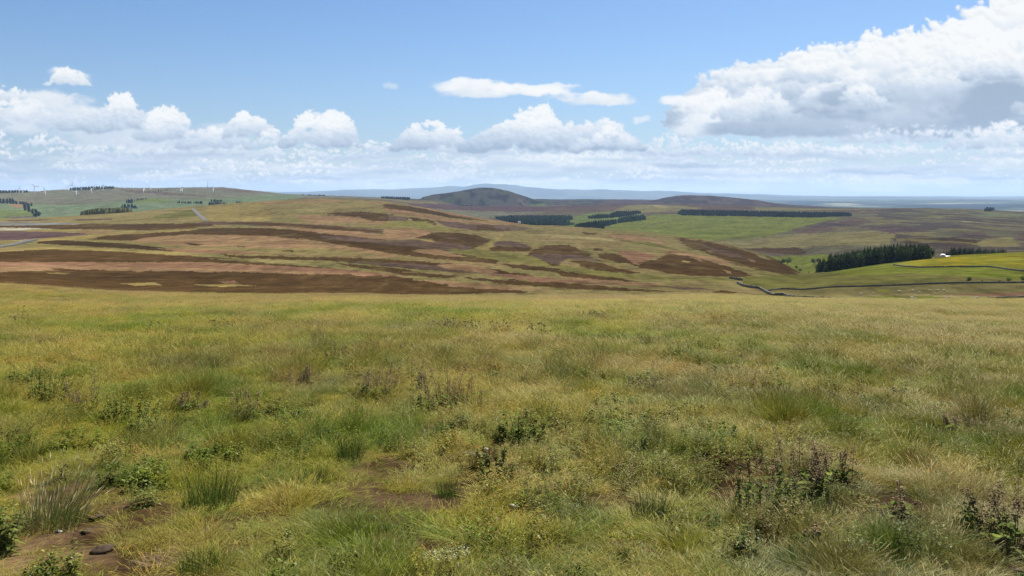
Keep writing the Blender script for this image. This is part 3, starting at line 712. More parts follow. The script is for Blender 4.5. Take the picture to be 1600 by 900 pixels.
def foliage_mat(name, transl=.35, lo=.85, hi=1.15):
    """vertex colour on leaves"""
    t = NT(name); a = t.n('ShaderNodeAttribute', attribute_name='Col').outputs[0]
    oi = t.n('ShaderNodeObjectInfo'); v = t.mapr(oi.outputs['Random'], 0, 1, lo, hi); cb = t.n('ShaderNodeCombineXYZ'); [t.l(v, cb.inputs[i]) for i in range(3)]
    c = t.mix(1., a, cb.outputs[0], 'MULTIPLY')
    d = t.n('ShaderNodeBsdfDiffuse'); t.l(c, d.inputs[0]); tr = t.n('ShaderNodeBsdfTranslucent'); t.l(c, tr.inputs[0])
    ms = t.n('ShaderNodeMixShader'); ms.inputs[0].default_value = transl; t.l(d.outputs[0], ms.inputs[1]); t.l(tr.outputs[0], ms.inputs[2])
    t.l(ms.outputs[0], t.out.inputs[0]); return t.m
M_LEAF = foliage_mat('plant_leaf', .4)
M_NEEDLE = foliage_mat('conifer_needle', .22, .75, 1.9)
M_BARK = plain('bark', (.09, .07, .055), .95, .3, 4)
M_STONE = plain('dry_stone', (.115, .105, .082), .95, .5, 1.2)
M_WHITE = plain('turbine_white', (.78, .78, .78), .5)
M_WOOL = plain('fleece', (.50, .46, .36), .95, .12, 6)
M_FACE = plain('sheep_face', (.62, .58, .5), .9)
M_WALLW = plain('whitewash', (.72, .70, .66), .8, .08, .5)
M_SLATE = plain('slate', (.16, .16, .17), .7, .2, .8)
M_SHEET = plain('polythene', (.60, .61, .60), .5)
M_GREY = plain('galvanised', (.30, .31, .32), .5)
M_TRACK = plain('gravel', (.085, .078, .064), .95, .25, .2)
M_GLASS = plain('window_glass', (.03, .04, .05), .1, spec=.5)
M_ROCK = plain('pale_stone', (.30, .28, .24), .9, .3, 14)
M_SOIL = plain('clod', (.05, .033, .021), .95, .4, 9)

def tag(o, label=None, cat=None, group=None, kind=None):
    if label: o['label'] = label
    if cat: o['category'] = cat
    if group: o['group'] = group
    if kind: o['kind'] = kind
    return o
def empty(name, loc, rz=0):
    o = bpy.data.objects.new(name, None); o.empty_display_size = .2; o.location = loc; o.rotation_euler = (0, 0, rz); C.objects.link(o); return o
def copy_tree(o, parent=None):
    c = o.copy(); C.objects.link(c); c.parent = parent
    for ch in o.children: copy_tree(ch, c)
    return c
class MB:
    """collects shapes for ONE mesh"""
    def __init__(s): s.v = []; s.f = []; s.c = []
    def add(s, v, f, c=(1, 1, 1)):
        n = len(s.v); s.v += [tuple(p) for p in v]; s.f += [tuple(i+n for i in q) for q in f]; s.c += [tuple(c)]*len(v)
    def box(s, x0, x1, y0, y1, z0, z1):
        s.add([(x, y, z) for z in (z0, z1) for y in (y0, y1) for x in (x0, x1)], [(0,2,3,1),(4,5,7,6),(0,1,5,4),(2,6,7,3),(0,4,6,2),(1,3,7,5)])
    def tube(s, pts, rad, n=6, c=(1, 1, 1)):
        pts = [np.array(p, float) for p in pts]; V = []; Fc = []
        for i, p in enumerate(pts):
            d = pts[min(i+1, len(pts)-1)]-pts[max(i-1, 0)]; d /= np.linalg.norm(d)+1e-9
            a = np.cross(d, [0, 0, 1.]) if abs(d[2]) < .9 else np.cross(d, [1., 0, 0]); a /= np.linalg.norm(a); b = np.cross(d, a)
            r = rad[i] if hasattr(rad, '__len__') else rad
            V += [p+r*(a*math.cos(2*math.pi*k/n)+b*math.sin(2*math.pi*k/n)) for k in range(n)]
        for i in range(len(pts)-1):
            for k in range(n): Fc.append((i*n+k, i*n+(k+1) % n, (i+1)*n+(k+1) % n, (i+1)*n+k))
        Fc += [tuple(range(n))[::-1], tuple(range((len(pts)-1)*n, len(pts)*n))]
        s.add(V, Fc, c)
    def ell(s, cx, cy, cz, rx, ry, rz, nu=10, nv=6, c=(1, 1, 1), jit=0, rnd=None):
        V = [(cx, cy, cz-rz)]; Fc = []
        for j in range(1, nv):
            a = math.pi*j/nv
            for k in range(nu):
                q = 1+(rnd.uniform(-jit, jit) if rnd else 0); b = 2*math.pi*k/nu
                V.append((cx+rx*q*math.sin(a)*math.cos(b), cy+ry*q*math.sin(a)*math.sin(b), cz-rz*q*math.cos(a)))
        V.append((cx, cy, cz+rz)); L_ = len(V)-1
        for k in range(nu): Fc.append((0, 1+(k+1) % nu, 1+k)); Fc.append((L_, L_-nu+k, L_-nu+(k+1) % nu))
        for j in range(nv-2):
            for k in range(nu): Fc.append((1+j*nu+k, 1+j*nu+(k+1) % nu, 1+(j+1)*nu+(k+1) % nu, 1+(j+1)*nu+k))
        s.add(V, Fc, c)
    def build(s, name, mat, parent=None, smooth=False):
        me = bpy.data.meshes.new(name); me.from_pydata(s.v, [], s.f); me.update()
        color_attr(me, np.array(s.c, np.float32).reshape(-1, 3))
        if smooth: me.polygons.foreach_set('use_smooth', [True]*len(me.polygons))
        me.materials.append(mat); o = bpy.data.objects.new(name, me); C.objects.link(o)
        if parent: o.parent = parent
        return o

# ------------------------------------------------------------------ wind farm
def make_turbine(H=65., rot=0.):
    e = empty('wind_turbine', (0, 0, 0))
    m = MB(); m.tube([(0, 0, -4), (0, 0, H)], [3.4, 2.0], 10); m.build('tower', M_WHITE, e, True)
    m = MB(); m.box(-1.9, 1.9, -5, 3, H-.5, H+3.2); m.build('nacelle', M_WHITE, e)
    rotor = MB(); rotor.ell(0, -6, H+1.3, 2.2, 2.4, 2.2, 8, 6); hub = rotor.build('hub', M_WHITE, e, True)
    for k in range(3):
        a = rot+k*2*math.pi/3; ux, uz = math.sin(a), math.cos(a); px_, pz_ = uz, -ux; b = MB(); V = []
        for t, w, th in ((0, 1.3, 1.2), (.18, 2.6, .8), (.6, 1.7, .5), (1, .6, .2)):
            cx, cz = ux*t*H*.60, H+1.3+uz*t*H*.60
            V += [(cx-px_*w, -6-th, cz-pz_*w), (cx+px_*w, -6-th, cz+pz_*w), (cx+px_*w, -6+th, cz+pz_*w), (cx-px_*w, -6+th, cz-pz_*w)]
        Fc = [(i*4+k2, i*4+(k2+1) % 4, i*4+4+(k2+1) % 4, i*4+4+k2) for i in range(3) for k2 in range(4)]+[(12, 13, 14, 15), (3, 2, 1, 0)]
        b.add(V, Fc); b.build('blade', M_WHITE, e)
    return e
TURB = [ # x, base y, hub y, blade angle deg, yaw deg, label
 (30,302.5,296.5,20,20,'leftmost faint white wind turbine low on the skyline'),
 (35.5,302.8,299,50,30,'small faint white wind turbine just right of the leftmost one'),
 (55,304,294,80,10,'white wind turbine third from the left, blades above the skyline'),
 (71,308.5,299.5,95,15,'large white wind turbine in front of the left slope, fourth from the left'),
 (107,300.5,294,40,-20,'white wind turbine at the left end of the hilltop wood'),
 (112.5,298,291,10,20,'white wind turbine standing against the left end of the hilltop wood'),
 (119.5,309,300,15,-10,'lowest white wind turbine, on the slope below the hilltop wood'),
 (127,297.5,294.6,70,0,'tiny white wind turbine half hidden before the hilltop wood'),
 (143.5,305,296,85,-5,'large white wind turbine with spread blades below the hilltop wood'),
 (146.5,296.5,291.5,30,25,'white wind turbine rising right behind the large spread bladed one'),
 (157,296,291.5,60,-15,'small white wind turbine behind the middle of the hilltop wood'),
 (161.5,300,292.5,5,10,'white wind turbine below the right part of the hilltop wood'),
 (191,296,290,0,60,'slim wind turbine just right of the hilltop wood on the skyline'),
 (207.5,299,291,0,70,'slim white wind turbine on the skyline midway along the ridge'),
 (224.5,304,296,0,75,'white wind turbine on the open slope with narrow edge-on rotor'),
 (235,300,292.5,55,65,'slim wind turbine above the dark strip of ridge trees'),
 (281.8,302.5,296,25,5,'left of the two crossed white wind turbines standing close together'),
 (284.8,302.2,295.5,75,-10,'right of the two crossed white wind turbines standing close together'),
 (333.5,303,294.5,100,10,'rightmost white wind turbine, on the slope below the radio mast'),
]
def build_turbines():
    for i, (px, by, hy, a, yaw, lab) in enumerate(TURB):
        e = make_turbine(65., R(a)) 
        x, y, z, r = at(px, by, 4000, 6900)
        s = (by-hy)/F*r/65.
        e.location = (x, y, z); e.scale = (max(s, .7), max(s, .7), s); e.rotation_euler = (0, 0, R(yaw)-math.atan2(x, y))
        tag(e, lab, 'wind turbine', 'wind turbines on the far left hills')
build_turbines()
x, y, z, r = at(324.5, 293.6, 4000, 6900)
e = empty('radio_mast', (x, y, z)); m = MB()
for sx, sy in ((-1, -1), (1, -1), (1, 1), (-1, 1)): m.tube([(sx*2.2, sy*2.2, -3), (sx*.5, sy*.5, 46)], [.45, .3], 5)
for k in range(9):
    h0 = k*5.; w = 2.2-1.7*h0/46; w2 = 2.2-1.7*(h0+5)/46
    for a, b in (((-1, -1), (1, -1)), ((1, -1), (1, 1)), ((1, 1), (-1, 1)), ((-1, 1), (-1, -1))): m.tube([(a[0]*w, a[1]*w, h0), (b[0]*w2, b[1]*w2, h0+5)], .22, 4)
m.build('lattice', M_GREY, e); m = MB(); m.tube([(0, 0, 44), (0, 0, 56)], .3, 5); m.build('antenna', M_GREY, e)
m = MB(); m.box(-9, 4, -3, 3, -2, 4); m.build('equipment_hut', M_GREY, e)
tag(e, 'thin grey lattice radio mast on the crest of the left hill', 'mast')

# ------------------------------------------------------------------ trees and woods
def conifer_mesh(seed, h=1., whorls=13, w=.19, dense=9):
    """unit-height conifer crown: whorls of drooping boughs, many small faces"""
    r = random.Random(seed); m = MB()
    for k in range(whorls):
        t = k/(whorls-1); zc = .10+.88*t; rad = w*(1-t)**.75*(.85+.3*r.random())+.012
        n = max(4, int(dense*(1-t*.5)))
        for i in range(n):
            a = 2*math.pi*(i+r.random()*.7)/n; q = rad*r.uniform(.7, 1.15); ca, sa = math.cos(a), math.sin(a)
            wd = q*.34; dr = .035+.05*r.random()
            g = r.uniform(.6, 1.4); c = (.036*g, .056*g, .020*g)
            if r.random() < .3: c = (.062*g, .080*g, .026*g)
            V = [(0, 0, zc+.03), (ca*q*.55-sa*wd, sa*q*.55+ca*wd, zc-dr*.3), (ca*q, sa*q, zc-dr), (ca*q*.55+sa*wd, sa*q*.55-ca*wd, zc-dr*.3), (ca*q*.5, sa*q*.5, zc-dr*1.4)]
            m.add(V, [(0, 1, 2), (0, 2, 3), (1, 4, 2), (4, 3, 2)], c)
    m.add([(.012, 0, .93), (-.008, .01, .93), (-.006, -.01, .93), (0, 0, 1.03)], [(0, 1, 3), (1, 2, 3), (2, 0, 3)], (.03, .045, .018))
    return m
def broadleaf_mesh(seed, n=520, flat=.8, col=(.045, .068, .020)):
    r = random.Random(seed); m = MB(); cl = [(r.uniform(-.28, .28), r.uniform(-.28, .28), r.uniform(.35, .8), r.uniform(.13, .24)) for _ in range(11)]
    for i in range(n):
        cx, cy, cz, R_ = r.choice(cl); a = r.uniform(0, 2*math.pi); b = math.acos(r.uniform(-1, 1)); q = R_*r.uniform(.6, 1.05)
        x, y, z = cx+q*math.sin(b)*math.cos(a), cy+q*math.sin(b)*math.sin(a), cz+q*math.cos(b)*flat; s = r.uniform(.035, .075)
        d1 = np.array([r.uniform(-1, 1), r.uniform(-1, 1), r.uniform(-.6, .6)]); d1 /= np.linalg.norm(d1); d2 = np.cross(d1, [r.uniform(-1, 1), r.uniform(-1, 1), 1]); d2 /= np.linalg.norm(d2)+1e-6
        p = np.array([x, y, z]); g = r.uniform(.6, 1.4); m.add([p-d1*s, p-d2*s*.6, p+d1*s, p+d2*s*.6], [(0, 1, 2, 3)], (col[0]*g, col[1]*g, col[2]*g))
    return m
CONS = []
for k in range(5):
    ob = conifer_mesh(100+k, whorls=14, w=(.17, .20, .15, .22, .18)[k]).build('crown', M_NEEDLE); CONS.append(ob.data); bpy.data.objects.remove(ob)
m = MB(); m.tube([(0, 0, -.06), (0, 0, .2), (0, 0, .9)], [.016, .013, .003], 6); ob = m.build('trunk', M_BARK); TRUNK = ob.data; bpy.data.objects.remove(ob)
BRD = []
for k in range(3):
    ob = broadleaf_mesh(50+k).build('crown', M_NEEDLE); BRD.append(ob.data); bpy.data.objects.remove(ob)
m = MB(); m.tube([(0, 0, -.05), (.01, 0, .3)], [.04, .03], 7)
for a in range(5): m.tube([(.01, 0, .22+.03*a), (.2*math.cos(a*1.3), .2*math.sin(a*1.3), .5+.04*a)], [.022, .008], 5)
ob = m.build('trunk', M_BARK); BTRUNK = ob.data; bpy.data.objects.remove(ob)
def tree(name, x, y, h, crown, trunk, label, cat='tree', group=None, wide=1., rz=0):
    z = float(ground(x, y)); e = empty(name, (x, y, z), rz); e.scale = (h*wide, h*wide, h)
    for nm, d in (('crown', crown), ('trunk', trunk)):
        o = bpy.data.objects.new(nm, d); C.objects.link(o); o.parent = e
    tag(e, label, cat, group); return e
ORD = ('first second third fourth fifth sixth seventh eighth ninth tenth eleventh twelfth thirteenth fourteenth fifteenth sixteenth seventeenth eighteenth nineteenth '
       'twentieth twenty-first twenty-second twenty-third twenty-fourth twenty-fifth twenty-sixth twenty-seventh twenty-eighth twenty-ninth thirtieth thirty-first thirty-second '
       'thirty-third thirty-fourth thirty-fifth thirty-sixth thirty-seventh thirty-eighth thirty-ninth fortieth forty-first forty-second').split()
def main_wood():
    rnd = random.Random(4); n = 0; G_ = 'spruces of the dark wood in the valley'
    pts = []
    for row in range(9):
        x0 = 1284
        while x0 < 1456:
            pts.append((x0+rnd.uniform(-1.5, 1.5), row)); x0 += 4.6+row*.35
    for px, row in sorted(pts, key=lambda p: p[1]):
        az = math.atan((px-800)/F/(CP+.08*SP))
        r1 = prof(px, [(p[0], p[1]) for p in CREST1])
        r = r1*.985+row*6.5+rnd.uniform(-2, 2)
        x, y = math.sin(az)*r, math.cos(az)*r
        h = rnd.uniform(12.5, 16.5)*(1 if px < 1400 else 1-.004*(px-1400))
        if px < 1296: h *= .75
        if row > 1: h += 1.2
        b = rnd.random() < .14
        where = 'front edge' if row < 2 else ('middle' if row < 5 else 'back')
        side = 'left end' if px < 1330 else ('middle' if px < 1410 else 'right end')
        lab = f"dark green {'leafy tree' if b else 'spruce'} at the {side} of the valley wood, {where} rows"
        if row == 0: lab = f"{ORD[n]} {'tree, a leafy one,' if b else 'spruce'} from the left along the front edge of the valley wood"
        tree('spruce_tree' if not b else 'broadleaf_tree', x, y, h if not b else h*.85, rnd.choice(BRD if b else CONS), BTRUNK if b else TRUNK, lab, 'tree',
             f"{'leafy trees' if b else 'spruces'} in the {side} of the valley wood, {where}", 1.25 if not b else 1., rnd.uniform(0, 6.28))
        n += 1
    return n
NW = main_wood()
def single_trees():
    rnd = random.Random(9)
    L_ = [ # px, base py, rmin, rmax, height px, broadleaf, label
     (1513,441,400,700,6.5,1,'round dark hawthorn on the field wall, left of the three by the right edge'),
     (1535,441.5,400,700,3,1,'low scrubby bush on the wall between two hawthorns'),
     (1561,441.5,400,700,3,1,'tiny bush on the wall right of the scrubby one'),
     (1577,441.5,400,700,6,1,'middle dark hawthorn of the wall at the right edge'),
     (1597,441,400,700,8,1,'largest dark hawthorn on the wall, at the very right edge'),
     (1221,414,850,1500,9,1,'dark leafy tree in the green valley, left one of its pair'),
     (1230,413.5,850,1500,10,1,'dark leafy tree in the green valley, right one of its pair'),
     (1272,409.5,850,1500,8,1,'round tree just left of the dark valley wood'),
     (1278,409,850,1500,7,1,'small tree touching the left end of the valley wood'),
     (1245,420.5,850,1500,5,1,'small dark tree by the stream in the valley bottom'),
     (1250,425,800,1500,5,1,'lowest dark bush in the valley bottom by the spur foot'),
     (1265,397,850,1500,2.5,1,'tiny bush on the heather bank above the valley'),
     (766,340,2200,4500,5,0,'lone conifer at the left end of the far plantation'),
    ]
    for px, py, a, b, hp, br, lab in L_:
        x, y, z, r = at(px, py, a, b); h = hp/F*r
        if br: tree('hawthorn_tree' if py > 430 else 'broadleaf_tree', x, y, h*1.15, rnd.choice(BRD), BTRUNK, lab, 'tree', None, 1.25, rnd.uniform(0, 6))
        else: tree('spruce_tree', x, y, h, CONS[0], TRUNK, lab, 'tree')
    # shelter belt behind the flowery field
    k = 0
    for i in range(40):
        px = 1477+i*2.5+rnd.uniform(-.6, .6); r = 905+rnd.uniform(-14, 30); az = math.atan((px-800)/F/(CP+.08*SP))
        h = (7.0 if px < 1488 else (9.5 if px < 1508 else 8.0-(px-1508)*.05))*rnd.uniform(.8, 1.15)
        tree('spruce_tree', math.sin(az)*r, math.cos(az)*r, h, CONS[i % 5], TRUNK, f'{ORD[i]} small spruce from the left in the shelter belt behind the flowery field', 'tree', 'spruces of the shelter belt behind the flowery field', 1.3, i)
single_trees()
def wood(name, label, poly, r0, r1, h, spacing, col=(.020, .032, .016), seed=0, jag=.2):
    """a far plantation that reads as one mass: every tree a small jagged cone, one object"""
    rnd = np.random.RandomState(seed+3); xs = [p[0] for p in poly]
    az = np.arctan((np.array([min(xs)-1, max(xs)+1])-800)/F)
    lr_ = np.log(np.array([r0, r1])); V = []; T = []; Cc = []; n0 = 0
    na = max(4, int((az[1]-az[0])*math.sqrt(r0*r1)/spacing)); 
    for a in np.linspace(az[0], az[1], na):
        r = r0
        while r < r1:
            rr = r+rnd.uniform(-.4, .4)*spacing; aa = a+rnd.uniform(-.4, .4)*spacing/r; r += spacing*1.3
            x, y = math.sin(aa)*rr, math.cos(aa)*rr; V.append((x, y, rr))
    if not V: return
    V = np.array(V); z = ground(V[:, 0], V[:, 1]); hh = h*rnd.uniform(1-jag, 1+jag, len(V))
    bx, by = project(V[:, 0], V[:, 1], z); tx, ty = project(V[:, 0], V[:, 1], z+hh)
    ok = in_poly(bx, by*.80+ty*.20, poly) & in_poly(bx, by*.12+ty*.88, poly)
    if ok.sum() < 12: ok = in_poly(bx, (by+ty)/2, poly)
    V = V[ok]; z = z[ok]; hh = hh[ok]
    if len(V) < 3: print('EMPTY WOOD', name, label); return
    co = []; tr = []; cc = []
    ang = np.linspace(0, 2*math.pi, 7)[:-1]
    for i in range(len(V)):
        w = hh[i]*.27; b = len(co); x, y = V[i, :2]; g = rnd.uniform(.7, 1.35); o = rnd.uniform(0, 1)
        for lv, (zz, ww) in enumerate(((-.1, .85), (.45, .8))):
            for k, a in enumerate(ang): q = ww*w*rnd.uniform(.75, 1.15); co.append((x+q*math.cos(a+o), y+q*math.sin(a+o), z[i]+zz*hh[i]))
        co.append((x, y, z[i]+hh[i])); cc += [(col[0]*g, col[1]*g, col[2]*g)]*13
        for k in range(6):
            k2 = (k+1) % 6; tr += [(b+k, b+k2, b+6+k2), (b+k, b+6+k2, b+6+k), (b+6+k, b+6+k2, b+12)]
    me = fast_mesh(name, np.array(co), None, np.array(tr), False); color_attr(me, np.array(cc)); me.materials.append(M_NEEDLE)
    o = bpy.data.objects.new(name, me); C.objects.link(o); tag(o, label, 'wood', 'far woods and plantations', 'stuff')
WOODS = [
 ('olive green wood on the near crest of the left moor', [(123,339),(127,331),(150,325),(190,323.5),(208,327),(211,331.5),(170,336)],2480,3000,15,7,(.135,.130,.050)),
 ('small blue green copse behind the crest wood', [(189,318.5),(205,317.5),(214,321),(213,325),(190,325)],3600,6500,14,13,None),
 ('round dark copse above the pale green field on the left', [(197,311),(207,310),(208,317),(198,317)],3600,6500,13,13,None),
 ('thin belt of trees above the pale green field', [(205,312.5),(215,309.5),(240,307),(241,309),(220,312),(207,315)],3600,6500,10,13,None),
 ('long dark belt of trees in the middle of the left hills', [(275,313.5),(316,314),(317,317.5),(276,317)],3600,6500,13,13,None),
 ('dark tree belt right of the long middle belt', [(321,315.8),(367,315.8),(367,319.8),(323,319.8)],3600,6500,13,13,None),
 ('small grey copse above the right tree belt', [(329,310.5),(346,311.5),(347,315.3),(330,315.3)],3600,6500,11,13,None),
 ('tree belt ending against the yellow moor', [(368,316),(400,316),(400,319),(369,320)],3600,6500,11,13,None),
 ('wood at the far left edge on the hillside', [(-20,310),(20,309),(24,313),(50,316.5),(44,319.5),(30,318),(-20,317)],3600,6500,14,13,None),
 ('dark dell wood running down the left slope', [(32,317),(50,316.5),(50,321),(46,323),(58,327),(64,331),(63,338),(54,338),(50,331),(38,328),(37,321)],3200,6500,14,12,None),
 ('dark wood along the hilltop above the wind turbines', [(107,297),(110,293),(150,291),(180,290.5),(178,294.5),(130,296.5)],5600,6900,15,15,None),
 ('low ridge wood at the far left skyline', [(-20,297),(45,297),(46,300.5),(-20,301.5)],5600,6900,12,15,None),
 ('dark strip of trees on the left ridge', [(232,297),(266,295),(268,297),(240,299.5)],5200,6900,11,15,None),
 ('dark tree line on the skyline left of the dome shaped hill', [(464,303),(508,304),(508,307),(466,307)],5600,6600,14,14,None),
 ('blue wood on the skyline above the brown moor', [(595,308),(640,309.5),(640,313),(600,313)],5200,6600,18,14,None),
 ('large dark plantation below the dome shaped hill', [(762,338),(800,335.5),(850,335.5),(893,335.5),(898,341),(878,346),(898,347),(900,350.5),(862,352.5),(838,353),(815,350),(790,345)],2500,4400,14,9,(.028,.048,.024)),
 ('boot shaped dark plantation in the green fields', [(891,352),(900,350),(935,343.5),(963,342),(964,348.5),(943,353),(944,360.5),(893,360)],2400,3500,15,8,(.026,.046,.020)),
 ('oblong dark plantation right of the boot shaped one', [(964,341),(980,336),(1005,335),(1011,339),(1009,342.5),(965,347.5)],2400,3800,15,8,(.026,.046,.020)),
 ('narrow dark plantation behind the oblong one', [(908,339),(930,334.5),(950,334),(965,329),(1000,328.5),(1003,332),(985,336),(955,339.5),(925,341)],3000,4600,14,9,(.026,.046,.020)),
 ('long tree belt at the top of the large green field', [(1054,332),(1065,326.5),(1130,327.5),(1250,330.5),(1320,331),(1341,334),(1326,339.5),(1220,338),(1130,336.5),(1066,335.5)],3300,4700,15,9,(.026,.046,.020)),
 ('brown topped plantation at the right end of the long belt', [(1338,332),(1370,326.5),(1402,328),(1401,332.5),(1345,333)],3900,4700,14,10,(.05,.046,.026)),
 ('lone square copse on the right skyline', [(1536,329),(1540,323.5),(1553,324.5),(1556,329)],3900,4900,18,9,None),
 ('scattered trees at the foot of the dome shaped hill', [(712,320),(730,320),(800,322),(800,326),(770,326),(715,324)],5200,6400,9,26,None),
]
for i, (lab, poly, a, b, h, sp_, col) in enumerate(WOODS):
    wood('plantation', lab, poly, a, b, h, sp_, col or (.024, .036, .018), i)

# ------------------------------------------------------------------ dry stone walls
def wall(label, pts, r0, r1, h=1.5, w=.8, seed=0):
    rnd = np.random.RandomState(seed); P = [at(px, py, r0, r1)[:2] for px, py in pts]
    out = []
    for a, b in zip(P[:-1], P[1:]):
        d = math.hypot(b[0]-a[0], b[1]-a[1]); n = max(2, int(d/1.2))
        for k in range(n): out.append((a[0]+(b[0]-a[0])*k/n, a[1]+(b[1]-a[1])*k/n))
    out.append(P[-1]); V = []; Fc = []
    for i, (x, y) in enumerate(out):
        x2, y2 = out[min(i+1, len(out)-1)]; x1, y1 = out[max(i-1, 0)]; dx, dy = x2-x1, y2-y1; l = math.hypot(dx, dy)+1e-6; nx, ny = -dy/l, dx/l
        z = float(ground(x, y)); hh = h*rnd.uniform(.86, 1.1)
        if rnd.rand() < .012: hh *= .5
        for s, zz, ww in ((-1, -.6, w*.6), (-1, hh*.6, w*.5), (-1, hh, w*.30), (1, hh, w*.30), (1, hh*.6, w*.5), (1, -.6, w*.6)):
            j = rnd.uniform(-.06, .06); V.append((x+nx*s*(ww+j), y+ny*s*(ww+j), z+zz))
    n = len(out)
    for i in range(n-1):
        for k in range(5): Fc.append((i*6+k, i*6+k+1, i*6+k+7, i*6+k+6))
    Fc += [(0, 1, 2, 3, 4, 5), tuple((n-1)*6+k for k in (5, 4, 3, 2, 1, 0))]
    o = mesh_obj('dry_stone_wall', V, Fc, M_STONE); tag(o, label, 'wall')
wall('dark winding dry stone wall climbing from the valley to the near crest', [(1152,443),(1160,447),(1172,449.5),(1186,451),(1193,455),(1202,460),(1208,461.5),(1225,462),(1232,464.5),(1240,466),(1275,467.5),(1292,468.5),(1312,470)], 280, 620, 1.35, .8, 1)
wall('long dry stone wall across the valley fields, branching off the winding wall', [(1197,455),(1220,452),(1300,449.3),(1370,447.3),(1376,447),(1420,445.5),(1480,443.2),(1540,442.4),(1600,442.2),(1680,442)], 330, 620, .85, .6, 2)
wall('short low wall at the foot of the heather spur', [(1140,435),(1150,437),(1160,438.5)], 400, 700, 1.5, .8, 3)
wall('grey wall along the lower edge of the yellow flowery field', [(1396,414),(1418,417),(1440,418.3),(1500,417.5),(1540,417.3),(1560,419),(1578,422),(1600,424.5)], 520, 800, .9, .6, 4)
wall('broken wall just below the near crest at the right edge', [(1556,472.5),(1575,473.5),(1600,473.8),(1640,474)], 180, 620, 1.2, .7, 5)

# ------------------------------------------------------------------ tracks
def ribbon(name, pts, r0, r1, w, lift):
    P = [at(px, py, r0, r1)[:2] for px, py in pts]; out = []
    for a, b in zip(P[:-1], P[1:]):
        n = max(2, int(math.hypot(b[0]-a[0], b[1]-a[1])/6))
        for k in range(n): out.append((a[0]+(b[0]-a[0])*k/n, a[1]+(b[1]-a[1])*k/n))
    out.append(P[-1]); V = []; Fc = []
    for i, (x, y) in enumerate(out):
        x2, y2 = out[min(i+1, len(out)-1)]; x1, y1 = out[max(i-1, 0)]; dx, dy = x2-x1, y2-y1; l = math.hypot(dx, dy)+1e-6
        for k in (-1, -.33, .33, 1):
            X_, Y_ = x-dy/l*w/2*k, y+dx/l*w/2*k; V.append((X_, Y_, float(ground(X_, Y_))+lift))
        if i: 
            b = i*4
            for k in range(3): Fc.append((b-4+k, b-3+k, b+1+k, b+k))
    o = mesh_obj(name, V, Fc, M_TRACK); tag(o, kind='structure')
ribbon('track', [(300.5,325.8),(306,331),(314,338),(321,344.8)], 1300, 2560, 9, .35)
ribbon('road', [(-20,388),(10,383.5),(30,379),(46,375.3),(60,373.6)], 500, 1500, 9, .3)

# ------------------------------------------------------------------ buildings
def house(px, py, r0, r1, w, d, h, label, rz=.3, chim=True):
    x, y, z, r = at(px, py, r0, r1); e = empty('farmhouse', (x, y, z-.3), rz)
    m = MB(); m.add([(-w, -d, -2), (w, -d, -2), (w, d, -2), (-w, d, -2), (-w, -d, h), (w, -d, h), (w, d, h), (-w, d, h), (-w, 0, h+d*.8), (w, 0, h+d*.8)],
                    [(0, 1, 5, 4), (2, 3, 7, 6), (1, 2, 6, 9, 5), (3, 0, 4, 8, 7), (0, 3, 2, 1)]); wl = m.build('wall', M_WALLW, e)
    m = MB(); t = .25
    for s in (-1, 1): m.add([(-w-.3, s*(d+.4), h-.25), (w+.3, s*(d+.4), h-.25), (w+.3, 0, h+d*.8+.12), (-w-.3, 0, h+d*.8+.12), (-w-.3, s*(d+.4), h-.25+t), (w+.3, s*(d+.4), h-.25+t), (w+.3, 0, h+d*.8+.12+t), (-w-.3, 0, h+d*.8+.12+t)], [(0,1,2,3),(4,7,6,5),(0,4,5,1),(1,5,6,2),(2,6,7,3),(3,7,4,0)])
    rf = m.build('roof', M_SLATE, e)
    if chim:
        for s in (-1, 1): m = MB(); m.box(s*(w-.6)-.5, s*(w-.6)+.5, -.5, .5, h+d*.8-.8, h+d*.8+1.6); m.build('chimney', M_WALLW, rf)
    for k in (-.6, 0, .6): m = MB(); m.box(k*w-.55, k*w+.55, -d-.06, -d+.05, h*.35, h*.72); m.build('window', M_GLASS, e)
    m = MB(); m.box(w*.3-.5, w*.3+.5, -d-.07, -d+.05, -.2, 2); m.build('door', M_SLATE, e)
    tag(e, label, 'house')
house(832.5, 350.8, 2000, 3300, 6, 4, 4.8, 'white farmhouse at the right foot of the brown ridge before the plantation', .5)
house(811.5, 350.6, 2000, 3300, 3, 3, 4.0, 'smaller white cottage left of the farmhouse by the plantation', .2, False)
x, y, z, r = at(1475, 400.2, 700, 1500); 
az_ = math.atan((1475-800)/F); r = 880; x, y = math.sin(az_)*r, math.cos(az_)*r; z = float(ground(x, y))
e = empty('farm_shed', (x, y, z-.6), -.5); e.scale = (.72, .72, .72)
m = MB(); n = 12; V = []
for yy in (-7, 7):
    V += [(3.4*math.cos(math.pi*k/n), yy, 3.2+2.6*math.sin(math.pi*k/n)) for k in range(n+1)]
Fc = [(k, k+1, n+2+k, n+1+k) for k in range(n)]+[tuple(range(n+1))[::-1], tuple(range(n+1, 2*n+2))]; m.add(V, Fc); m.build('roof', M_SHEET, e)
m = MB(); m.box(-3.35, 3.35, -6.9, 6.9, -2, 3.3); m.build('wall', M_WALLW, e)
m = MB(); m.box(3.5, 12, -3, 3, -2, 2.6); m.add([(3.4, -3.3, 2.6), (12.3, -3.3, 2.6), (12.3, 3.3, 2.6), (3.4, 3.3, 2.6), (3.4, 0, 4), (12.3, 0, 4)], [(0, 1, 5, 4), (2, 3, 4, 5), (1, 2, 5), (3, 0, 4)]); m.build('lean_to', M_GREY, e)
tag(e, 'white round roofed farm shed with a grey lean-to behind the flowery field', 'shed')

